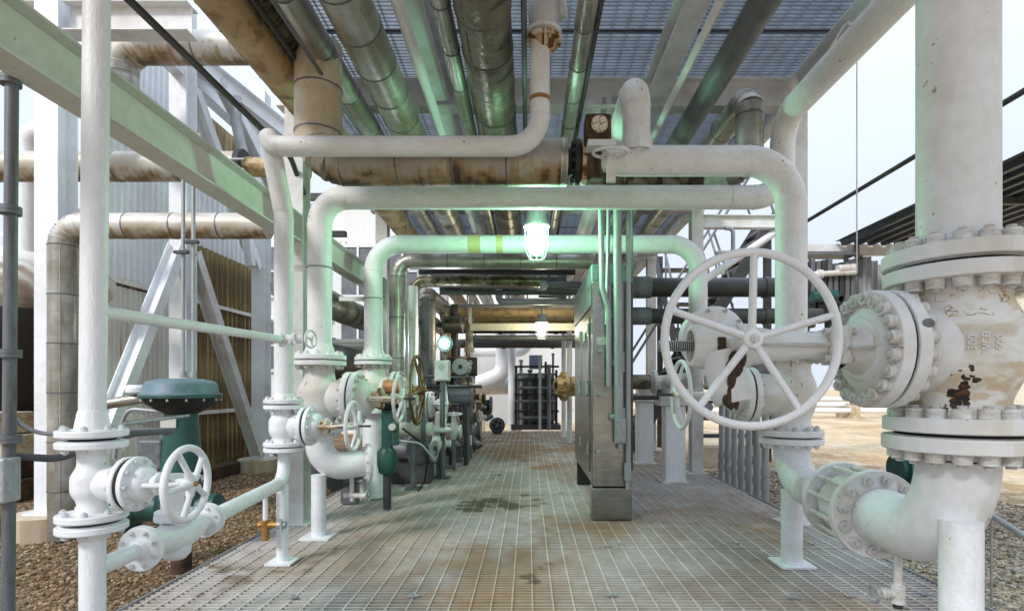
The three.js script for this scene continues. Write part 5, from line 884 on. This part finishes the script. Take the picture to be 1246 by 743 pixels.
// the green diaphragm actuator
{
  const o = thing('diaphragm_valve', 'green diaphragm control valve with a wide grey-blue dome, on the gravel', 'valve'), c = V(-2.27, 0, -3.6);
  mesh('upper_dome', lathe([[0.236, 1.005], [0.236, 1.015], [0.215, 1.02], [0.21, 1.07], [0.19, 1.095], [0.12, 1.11], [0, 1.115]], 40).translate(c.x, 0, c.z), M.tealTop, o);
  mesh('rim', lathe(hard([[0.19, 0.985], [0.236, 0.985], [0.236, 1.004], [0.19, 1.004]]), 40).translate(c.x, 0, c.z), M.teal, o);
  mesh('lower_dome', lathe([[0.06, 0.86], [0.09, 0.88], [0.13, 0.9], [0.2, 0.95], [0.212, 0.984]], 40).translate(c.x, 0, c.z), M.black, o);
  for (let i = 0; i < 14; i++) { const a = i / 14 * 6.283; mesh('bolt', nutGeo(0.008, 0.014), M.galv, o, V(c.x + Math.cos(a) * 0.224, 0.967, c.z + Math.sin(a) * 0.224)); }
  mesh('yoke', sweep([V(c.x, 0.9, c.z), V(c.x, 0.8, c.z), V(c.x, 0.6, c.z), V(c.x, 0.5, c.z)], [0.095, 0.1, 0.115, 0.12], 24), M.teal, o);
  mesh('name_plate', merge([rbox(0.1, 0.065, 0.006, c.x - 0.02, 0.83, c.z + 0.102, 0.002), rbox(0.06, 0.035, 0.006, c.x - 0.04, 0.775, c.z + 0.106, 0.002)]), M.plate, o);
  mesh('body', merge([lathe([[0.05, 0.1], [0.13, 0.14], [0.16, 0.26], [0.14, 0.4], [0.08, 0.5]], 28).translate(c.x, 0, c.z), rod(V(c.x - 0.34, 0.27, c.z), V(c.x + 0.24, 0.27, c.z), 0.09, 20)]), M.teal, o);
  flange(o, V(c.x - 0.36, 0.27, c.z), V(1, 0, 0), 0.16, 0.035, 0.09, { nuts: 8, own: false, mat: M.teal });
  mesh('positioner', rbox(0.16, 0.2, 0.12, c.x - 0.16, 0.62, c.z + 0.02, 0.02), M.slate, o);
  mesh('air_tube', tube([V(c.x - 0.05, 0.9, c.z + 0.1), V(c.x - 0.28, 0.92, c.z + 0.1), V(c.x - 0.36, 0.75, c.z + 0.08), V(c.x - 0.38, 0.6, c.z + 0.08)], 0.012, 0.08, 10), M.galv, o);
  mesh('loading_tube', tube([V(c.x - 0.22, 0.99, c.z), V(c.x - 0.5, 0.94, c.z + 0.05), V(c.x - 0.62, 0.86, c.z + 0.05)], 0.034, 0.15, 14), M.alu, o);
  mesh('relay', lathe(hard([[0, 0], [0.07, 0], [0.07, 0.03], [0.06, 0.05], [0, 0.05]]), 22).translate(c.x - 0.27, 1.02, c.z + 0.02), M.cool, o);
  mesh('stand', rod(V(c.x, GY, c.z), V(c.x, 0.12, c.z), 0.06, 18), M.rust, o);
}
for (const [l, dx] of [['thin upright conduit ending on the grey-blue dome, nearer the slender riser', -0.012], ['thin upright conduit ending on the grey-blue dome, farther from the slender riser', 0.055]]) { const o = thing('cable_conduit', l, 'conduit'); mesh('run', rod(V(-2.26 + dx, 1.12, -3.62), V(-2.26 + dx, 2.58, -3.62), 0.012, 12), M.galv, o); mesh('coupling', rod(V(-2.26 + dx, 1.12, -3.62), V(-2.26 + dx, 1.16, -3.62), 0.022, 10), M.galv, o); mesh('clamp', box(0.09, 0.02, 0.03, -2.26 + dx, 1.95 + dx, -3.6), M.dark, o); mesh('tie', rod(V(-2.26 + dx, 2.5 + dx, -3.62), V(-1.87, 2.5 + dx, -3.62), 0.008, 8), M.galv, o); }
plainPipe('cable_conduit', 'dark upright conduit at the very edge of the view, strapped with clamps', [V(-1.895, GY + 0.01, -2.0), V(-1.87, 3.3, -2.0)], 0.02, M.slate, { cat: 'conduit' });
{ const o = tops[tops.length - 1]; for (const y of [2.15, 1.68, 1.16, 0.85]) mesh('clamp', rod(V(-1.885, y, -2.0), V(-1.885, y + 0.03, -2.0), 0.034, 14), M.slate, o); mesh('fitting', rbox(0.09, 0.16, 0.07, -1.9, 0.72, -1.98), M.galv, o); }
plainPipe('cable_hose', 'dark flexible hose sagging from the edge conduit towards the small glossy valve', [V(-1.9, 0.8, -2.02), V(-1.8, 0.78, -2.1), V(-1.66, 0.86, -2.3), V(-1.75, 0.84, -2.7), V(-2.4, 0.8, -3.3)], 0.014, M.hose, { cat: 'hose', bend: 0.12 });
plainPipe('cable_hose', 'thin grey tube sagging just above the dark hose', [V(-1.9, 0.95, -2.02), V(-1.84, 0.87, -2.05), V(-1.66, 0.9, -2.2), V(-2.1, 0.88, -3.4)], 0.008, M.galv, { cat: 'tube', bend: 0.12 });

// ------------------------------------------------------------------ more of the crowded plant behind the arches
plainPipe('floor_header', 'dark low header pipe along the left edge of the walkway behind the pumps', [V(-1.62, 0.26, -4.6), V(-1.62, 0.26, -12)], 0.075, M.dark);
{ const o = tops[tops.length - 1]; for (let d = 5; d < 12; d += 1.4) mesh('support', box(0.14, 0.18, 0.1, -1.62, 0.1, -d), M.slate, o); for (let d = 5.6; d < 12; d += 1.1) mesh('flange_pair', orient(lathe(hard([[0.07, -0.03], [0.13, -0.03], [0.13, 0.03], [0.07, 0.03]]), 22), V(-1.62, 0.26, -d), V(0, 0, 1)), M.slate, o); }
for (const [l, py, d, a, b, r, m] of [
  ['black crossing pipe just below the silver jacketed crossing pipe', 331, 6.6, 510, 700, 0.035, M.black],
  ['thin dark crossing pipe with the lowest place below the mossy one', 356, 7.4, 535, 705, 0.03, M.dark],
  ['slate crossing pipe right behind the mossy crossing pipe', 347, 7.9, 560, 712, 0.055, M.slate],
  ['thin galvanized crossing tube over the olive drum', 372, 8.9, 538, 715, 0.028, M.galv],
]) plainPipe('cross_pipe', l, [at(a, py, d), at(b, py, d)], r, m);
for (const [l, px, d, y0, y1, r, m] of [
  ['thin pale upright tube between the two jacketed risers', 495, 6.6, 0.012, 2.3, 0.02, M.galv],
  ['dark upright pipe with couplings behind the floodlight', 553, 8.9, 0.012, 2.4, 0.06, M.dark],
  ['stained upright pipe at the edge of the tank view', 571, 9.9, 0.012, 2.3, 0.07, M.castRust],
  ['tan upright pipe beside the round-ended motor', 545, 9.4, 0.012, 2.2, 0.08, M.tan],
]) { const o = thing('upright_pipe', l, 'pipe'), x = (px - 643) / FOC * d; mesh('run', rod(V(x, y0, -d), V(x, y1, -d), r, 16), m, o); for (const y of [0.5, 1.1, 1.7]) mesh('coupling', rod(V(x, y, -d), V(x, y + r * 1.2, -d), r * 1.35, 16), m, o); mesh('hanger', rod(V(x, y1, -d), V(x, RY - 0.05, -d), 0.012, 6), M.galv, o); }
for (const [l, x, y, z, m] of [
  ['small brass-coloured valve with level wheel perched beside the floodlight', -1.02, 1.28, -8.2, M.brass],
  ['small dark valve with level wheel beside the dark green-grey drum', -0.86, 0.62, -8.2, M.slate],
  ['small pale valve with level wheel low beside the second pump', -0.95, 0.5, -7.0, M.cast],
  ['small rusty valve with level wheel near the last pump', -0.95, 0.6, -9.6, M.castRust],
]) {
  const o = thing('small_valve', l, 'valve'); mesh('body', lathe([[0.03, -0.1], [0.06, -0.06], [0.075, 0], [0.06, 0.06], [0.035, 0.1], [0.03, 0.2]], 18).translate(x, y, z), m, o);
  mesh('side_pipe', rod(V(x - 0.4, y, z), V(x + 0.1, y, z), 0.035, 14), m, o); flange(o, V(x + 0.1, y, z), V(-1, 0, 0), 0.085, 0.02, 0.04, { nuts: 8, own: false, mat: m });
  handwheel(o, V(x, y + 0.22, z), V(0, 1, 0.1), 0.1, 0.01, { spokes: 4, mat: m, nut: M.galv }); mesh('post', rod(V(x, 0.012, z), V(x, y - 0.08, z), 0.025, 10), M.slate, o);
}
for (const [l, pts, r] of [
  ['black cable looping from the control valve down to the deck', [V(-1.1, 0.7, -4.8), V(-0.9, 0.5, -5.0), V(-1.0, 0.15, -5.3), V(-1.1, 0.02, -5.5)], 0.008],
  ['black cable drooping from the floodlight bracket', [V(-1.1, 1.2, -7.05), V(-1.0, 0.9, -7.0), V(-1.2, 0.6, -7.1), V(-1.4, 0.3, -7.1)], 0.01],
]) plainPipe('loose_cable', l, pts, r, M.black, { cat: 'cable', bend: 0.15 });
// equipment outside the rack, seen between the left risers
drum('dark_vessel', 'dark stained drum lying outside the rack, seen between the arch risers', V(-3.3, 1.45, -9.2), V(-2.35, 1.45, -9.2), 0.42, M.mossy, 'vessel', GY);
jacketed('insulated_pipe', 'mossy jacketed pipe along the outside of the rack below the green side beam', [V(-2.15, 1.95, -4.9), V(-2.15, 1.95, -12)], 0.15, M.mossy, { sec: 0.5 });
{ const o = tops[tops.length - 1]; for (const d of [5.4, 8, 10.6]) mesh('hanger', box(0.04, 0.5, 0.06, -2.15, 2.33, -d), M.dark, o); for (const d of [5.4, 8, 10.6]) mesh('hanger_arm', box(0.4, 0.05, 0.06, -1.99, 2.56, -d), M.dark, o); }
plainPipe('outside_pipe', 'white pipe elbow bulging beside the dark stained drum', [V(-2.05, GY + 0.02, -7.4), V(-2.05, 1.2, -7.4), V(-2.5, 1.2, -8.2)], 0.12, M.white, { bend: 0.25 });
plainPipe('outside_pipe', 'grey pipe bent low outside the rack behind the thick arch riser', [V(-2.2, GY + 0.02, -5.6), V(-2.2, 1.45, -5.6), V(-2.2, 1.45, -8.2)], 0.1, M.slate, { bend: 0.25 });
{
  const o = thing('white_shed', 'white framed building with barred windows beyond the heater', 'building'); const x = -6.2, z = -15;
  mesh('wall', box(7, 6.2, 0.2, x, 3.1 + GY, z), M.tank, o);
  for (const wx of [-3.4, -4.6, -5.8, -7]) for (const y of [2.2, 4.2]) { const w = mesh('window', box(0.9, 1.3, 0.06, wx, y, z + 0.12), M.slate, o); mesh('window_frame', merge([box(1, 0.08, 0.08, wx, y + 0.68, z + 0.14), box(1, 0.08, 0.08, wx, y - 0.68, z + 0.14), box(0.06, 1.3, 0.07, wx, y, z + 0.15), box(0.9, 0.05, 0.05, wx, y, z + 0.15)]), M.white, w); }
  mesh('gutter', box(7.1, 0.16, 0.2, x, 6.2, z + 0.14), M.dark, o);
}

// the crowded row of fittings along the left edge, each its own
function fitting(kind, label, cat, x, y, d, m, k = 1, m2 = M.slate) {
  const o = thing(kind, label, cat), z = -d, P = (a, b, c) => V(x + a * k, y + b * k, z + c * k);
  if (kind === 'flow_meter') {
    mesh('run', rod(P(-0.3, 0, 0), P(0.2, 0, 0), 0.075 * k, 20), m, o); for (const a of [-0.22, 0.12]) mesh('flange', orient(lathe(hard([[0.07, -0.02], [0.125, -0.02], [0.125, 0.02], [0.07, 0.02]].map((p) => [p[0] * k, p[1] * k])), 24), P(a, 0, 0), V(1, 0, 0)), m2, o);
    mesh('neck', rod(P(-0.05, 0.06, 0), P(-0.05, 0.24, 0), 0.025 * k, 12), m2, o); mesh('head', orient(lathe(hard([[0, -0.06], [0.07, -0.06], [0.075, 0], [0.07, 0.06], [0, 0.06]].map((p) => [p[0] * k, p[1] * k])), 22), P(-0.05, 0.3, 0), V(0, 0, 1)), M.plate, o);
  } else if (kind === 'pressure_regulator') {
    mesh('body', lathe([[0.03, -0.12], [0.08, -0.09], [0.095, 0], [0.07, 0.08], [0.04, 0.1]].map((p) => [p[0] * k, p[1] * k]), 24).translate(x, y, z), m, o); mesh('diaphragm_case', lathe(hard([[0.04, 0.1], [0.14, 0.12], [0.15, 0.14], [0.14, 0.16], [0.05, 0.19], [0.045, 0.34], [0.02, 0.36], [0, 0.36]].map((p) => [p[0] * k, p[1] * k])), 28).translate(x, y, z), m2, o); mesh('side_pipe', rod(P(-0.35, -0.02, 0), P(0.14, -0.02, 0), 0.04 * k, 16), m, o);
  } else if (kind === 'strainer') {
    mesh('barrel', rod(P(-0.25, 0, 0), P(0.2, 0, 0), 0.09 * k, 22), m, o); mesh('leg_barrel', rod(P(0.02, 0, 0), P(0.14, -0.2, 0.08), 0.065 * k, 18), m, o); mesh('cap', rod(P(0.14, -0.2, 0.08), P(0.16, -0.235, 0.094), 0.085 * k, 10), m2, o); mesh('flange', orient(lathe(hard([[0.08, -0.02], [0.145, -0.02], [0.145, 0.02], [0.08, 0.02]].map((p) => [p[0] * k, p[1] * k])), 24), P(0.18, 0, 0), V(1, 0, 0)), m2, o);
  } else {
    mesh('case', rbox(0.22 * k, 0.3 * k, 0.14 * k, x, y, z, 0.012), m, o); mesh('cover', rbox(0.19 * k, 0.26 * k, 0.015, x, y, z + 0.075 * k), m2, o); mesh('dial', rod(P(0, 0.06, 0.08), P(0, 0.06, 0.095), 0.045 * k, 18), M.plate, o); mesh('conduit_stub', rod(P(0.03, -0.15, 0), P(0.03, -0.3, 0), 0.016 * k, 10), M.galv, o);
  }
  mesh('stand', merge([rod(V(x, 0.012, z), V(x, y - 0.1 * k, z), 0.03, 12), box(0.16, 0.012, 0.16, x, 0.012, z)]), M.slate, o);
}
fitting('flow_meter', 'pale flow meter with round head between the rusty handwheel and the jacketed risers', 'meter', -1.2, 0.62, 5.75, M.cast);
fitting('instrument_box', 'pale instrument box with dial on a post beside the light green-lit handwheel', 'box', -1.0, 1.25, 6.4, M.cast, 0.8, M.cool);
fitting('pressure_regulator', 'pale pressure regulator low in front of the light green-lit handwheel', 'regulator', -1.05, 0.42, 6.45, M.cool, 1.0, M.cast);
fitting('strainer', 'stained pipe strainer lying low beyond the pressure regulator', 'strainer', -1.1, 0.5, 7.2, M.castRust);
fitting('flow_meter', 'off-white flow meter low by the round-ended motor', 'meter', -1.02, 0.3, 7.9, M.cast, 1, M.galv);
fitting('pressure_regulator', 'brown pressure regulator standing past the dark green-grey drum', 'regulator', -0.98, 0.95, 8.5, M.rust, 1, M.castRust);
fitting('instrument_box', 'small black instrument box near the middle of the far left row', 'box', -0.95, 1.4, 9.0, M.black, 1, M.dark);
fitting('strainer', 'grey strainer lying low near the middle of the far left row', 'strainer', -1.0, 0.34, 9.1, M.galv, 1.1);
fitting('flow_meter', 'rusty flow meter near the end of the left row', 'meter', -1.0, 0.85, 10.0, M.rust, 1.1, M.castRust);
fitting('pressure_regulator', 'off-white pressure regulator at the end of the left row', 'regulator', -1.0, 0.5, 10.9, M.cast, 1.2);
fitting('strainer', 'last dark strainer of the left row, nearest the tank', 'strainer', -1.0, 0.7, 11.5, M.black, 1.2);
{ // pipework around the compressor
  const o = thing('compressor_piping', 'dark pipework and coolers standing round the compressor frame', 'pipework'), d = 13.6;
  for (const [px, t, r, m] of [[634, 440, 0.04, M.galv], [645, 452, 0.05, M.slate], [657, 436, 0.035, M.galv], [668, 446, 0.05, M.slate], [673, 432, 0.03, M.slate], [629, 456, 0.03, M.galv]]) { const p = at(px, t, d + rnd(0, 0.5)); mesh('upright', rod(V(p.x, 0.012, p.z), p, r, 14), m, o); mesh('cap', rod(p, p.clone().add(V(0, 0.05, 0)), r * 1.4, 14), m, o); }
  for (const [py, a, b, r] of [[455, 628, 676, 0.04], [472, 630, 680, 0.06], [488, 626, 676, 0.05], [508, 632, 672, 0.05]]) mesh('cross_tube', rod(at(a, py, d + 0.1), at(b, py, d + 0.1), r * 0.7, 12), M.slate, o);
  mesh('cooler_box', merge([rbox(0.5, 0.55, 0.3, at(643, 0, 14.5).x, 0.9, -14.6, 0.02)]), M.slate, o);
  for (let i = 0; i < 7; i++) mesh('cooler_fin', box(0.5, 0.012, 0.02, at(643, 0, 14.5).x, 0.68 + i * 0.075, -14.44), M.dark, o);
}

// pipe shoes and U-bolts that tie the arch pipes to the rack
for (const [l, x, y, z, r] of [
  ['steel U-bolt clamp tying the thick white arch pipe to its column', -1.48, 1.9, -3.9, 0.083],
  ['steel U-bolt clamp tying the banded arch riser to the rack', -1.48, 1.9, -5.25, 0.086],
]) { const o = thing('pipe_clamp', l, 'clamp'); mesh('strap', new THREE.TorusGeometry(r + 0.005, 0.006, 8, 28).rotateX(Math.PI / 2).translate(x, y, z), M.galv, o); mesh('arm', box(0.24, 0.04, 0.012, x - r - 0.12, y, z), M.frame, o); for (const s2 of [-1, 1]) mesh('nut', orient(nutGeo(0.012, 0.014), V(x - r - 0.02, y, z + s2 * 0.02), V(0, 0, s2)), M.galv, o); }

{ // stair flight seen head-on between the second column and the riser
  const o = thing('steel_stair', 'dark steel stair flight seen head-on, open treads against the sky', 'stair'), n = 13;
  for (let i = 0; i < n; i++) mesh('tread', box(0.92, 0.05, 0.24, 3.1, 0.3 + i * 0.26, -8.7 - i * 0.2), M.dark, o);
  for (const x of [2.62, 3.58]) { mesh('stringer', bar(V(x, 0.05, -8.5), V(x, 3.75, -11.35), 0.03, 0.22), M.dark, o); mesh('handrail', rod(V(x, 1.1, -8.6), V(x, 4.7, -11.35), 0.022, 10), M.slate, o); for (const f of [0.1, 0.4, 0.7, 1]) { const p = V(x, 0.05, -8.5).lerp(V(x, 3.75, -11.35), f); mesh('rail_post', rod(p, p.clone().add(V(0, 1.0, 0)), 0.018, 8), M.slate, o); } }
  mesh('foot', box(1.1, 0.3, 0.3, 3.1, GY + 0.15, -8.55), M.concrete, o); mesh('prop', merge([box(0.1, 3.9, 0.1, 2.7, GY + 1.95, -11.3), box(0.1, 3.9, 0.1, 3.5, GY + 1.95, -11.3)]), M.dark, o);
}

{ // hinges, latches, plates and glands of the steel cabinet
  const o = tops.find((t) => t.name === 'control_cabinet');
  for (const y of [0.5, 1.0, 1.5]) for (const z of [-4.58, -5.26]) mesh('hinge', rod(V(0.494, y, z), V(0.494, y + 0.09, z), 0.009, 10), M.galv, o);
  mesh('rating_plate', rbox(0.004, 0.08, 0.14, 0.494, 1.5, -4.9, 0.001), M.plate, o);
  mesh('warning_plate', rbox(0.09, 0.06, 0.004, 0.58, 1.42, -4.337, 0.001), M.plate, o);
  for (const [x, y] of [[0.55, 0.55], [0.56, 1.0], [0.57, 1.34]]) mesh('gland', merge([rod(V(x, y, -4.34), V(x, y, -4.305), 0.02, 6), rod(V(x, y, -4.305), V(x, y, -4.28), 0.012, 10)]), M.galv, o);
  mesh('seam_strip', box(0.012, 1.6, 0.006, 0.53, 1.08, -4.3375), M.steel, o);
}

{ // the dark pump skid behind the far part of the left row
  const o = thing('pump_skid', 'long dark pump skid crammed behind the far part of the left row', 'machine');
  mesh('base_frame', merge([box(0.5, 0.12, 3.4, -1.42, 0.075, -10.2)]), M.black, o);
  for (let i = 0; i < 5; i++) { const z = -8.75 - i * 0.7; mesh('cylinder', rod(V(-1.6, 0.55, z), V(-1.08, 0.55, z), 0.17, 22), i % 2 ? M.dark : M.slate, o); mesh('end_cover', rod(V(-1.08, 0.55, z), V(-1.05, 0.55, z), 0.19, 22), M.dark, o); mesh('pedestal', box(0.3, 0.3, 0.22, -1.42, 0.27, z), M.black, o); mesh('riser', rod(V(-1.3, 0.7, z), V(-1.3, 1.5 + (i % 3) * 0.2, z), 0.045, 14), M.slate, o); mesh('top_drum', rod(V(-1.45, 1.25 + (i % 2) * 0.2, z + 0.25), V(-1.1, 1.25 + (i % 2) * 0.2, z + 0.25), 0.11, 18), M.dark, o); mesh('drum_post', rod(V(-1.4, 0.7, z + 0.2), V(-1.4, 1.25, z + 0.25), 0.03, 10), M.black, o); }
}
for (const [l, y, d, r, m] of [
  ['black beam pipe crossing low behind the tan far crossing pipe', 2.2, 10.8, 0.08, M.black],
  ['grey pipe crossing last of all before the tank', 2.05, 12.4, 0.1, M.slate],
  ['dark pipe crossing high before the tank, under the roof end', 2.55, 11.6, 0.12, M.dark],
]) { const o = thing('cross_pipe', l, 'pipe'); mesh('run', rod(V(-1.7, y, -d), V(1.95, y, -d), r, 20), m, o); for (const x of [-1.2, 1.2]) mesh('hanger', rod(V(x, y + r, -d), V(x, RY - 0.02, -d), 0.014, 8), M.galv, o); for (const x of [-0.6, 0.5]) mesh('coupling', rod(V(x, y, -d), V(x + 0.08, y, -d), r * 1.2, 20), m, o); }

// ------------------------------------------------------------------ put each thing's origin at its base
for (const o of tops) {
  o.updateMatrixWorld(true);
  const b = new THREE.Box3().setFromObject(o); if (b.isEmpty() || o.userData.kind) continue;
  const p = V((b.min.x + b.max.x) / 2, b.min.y, (b.min.z + b.max.z) / 2);
  o.position.add(p); for (const c of o.children) c.position.sub(p);
}
renderer.render(scene, camera);
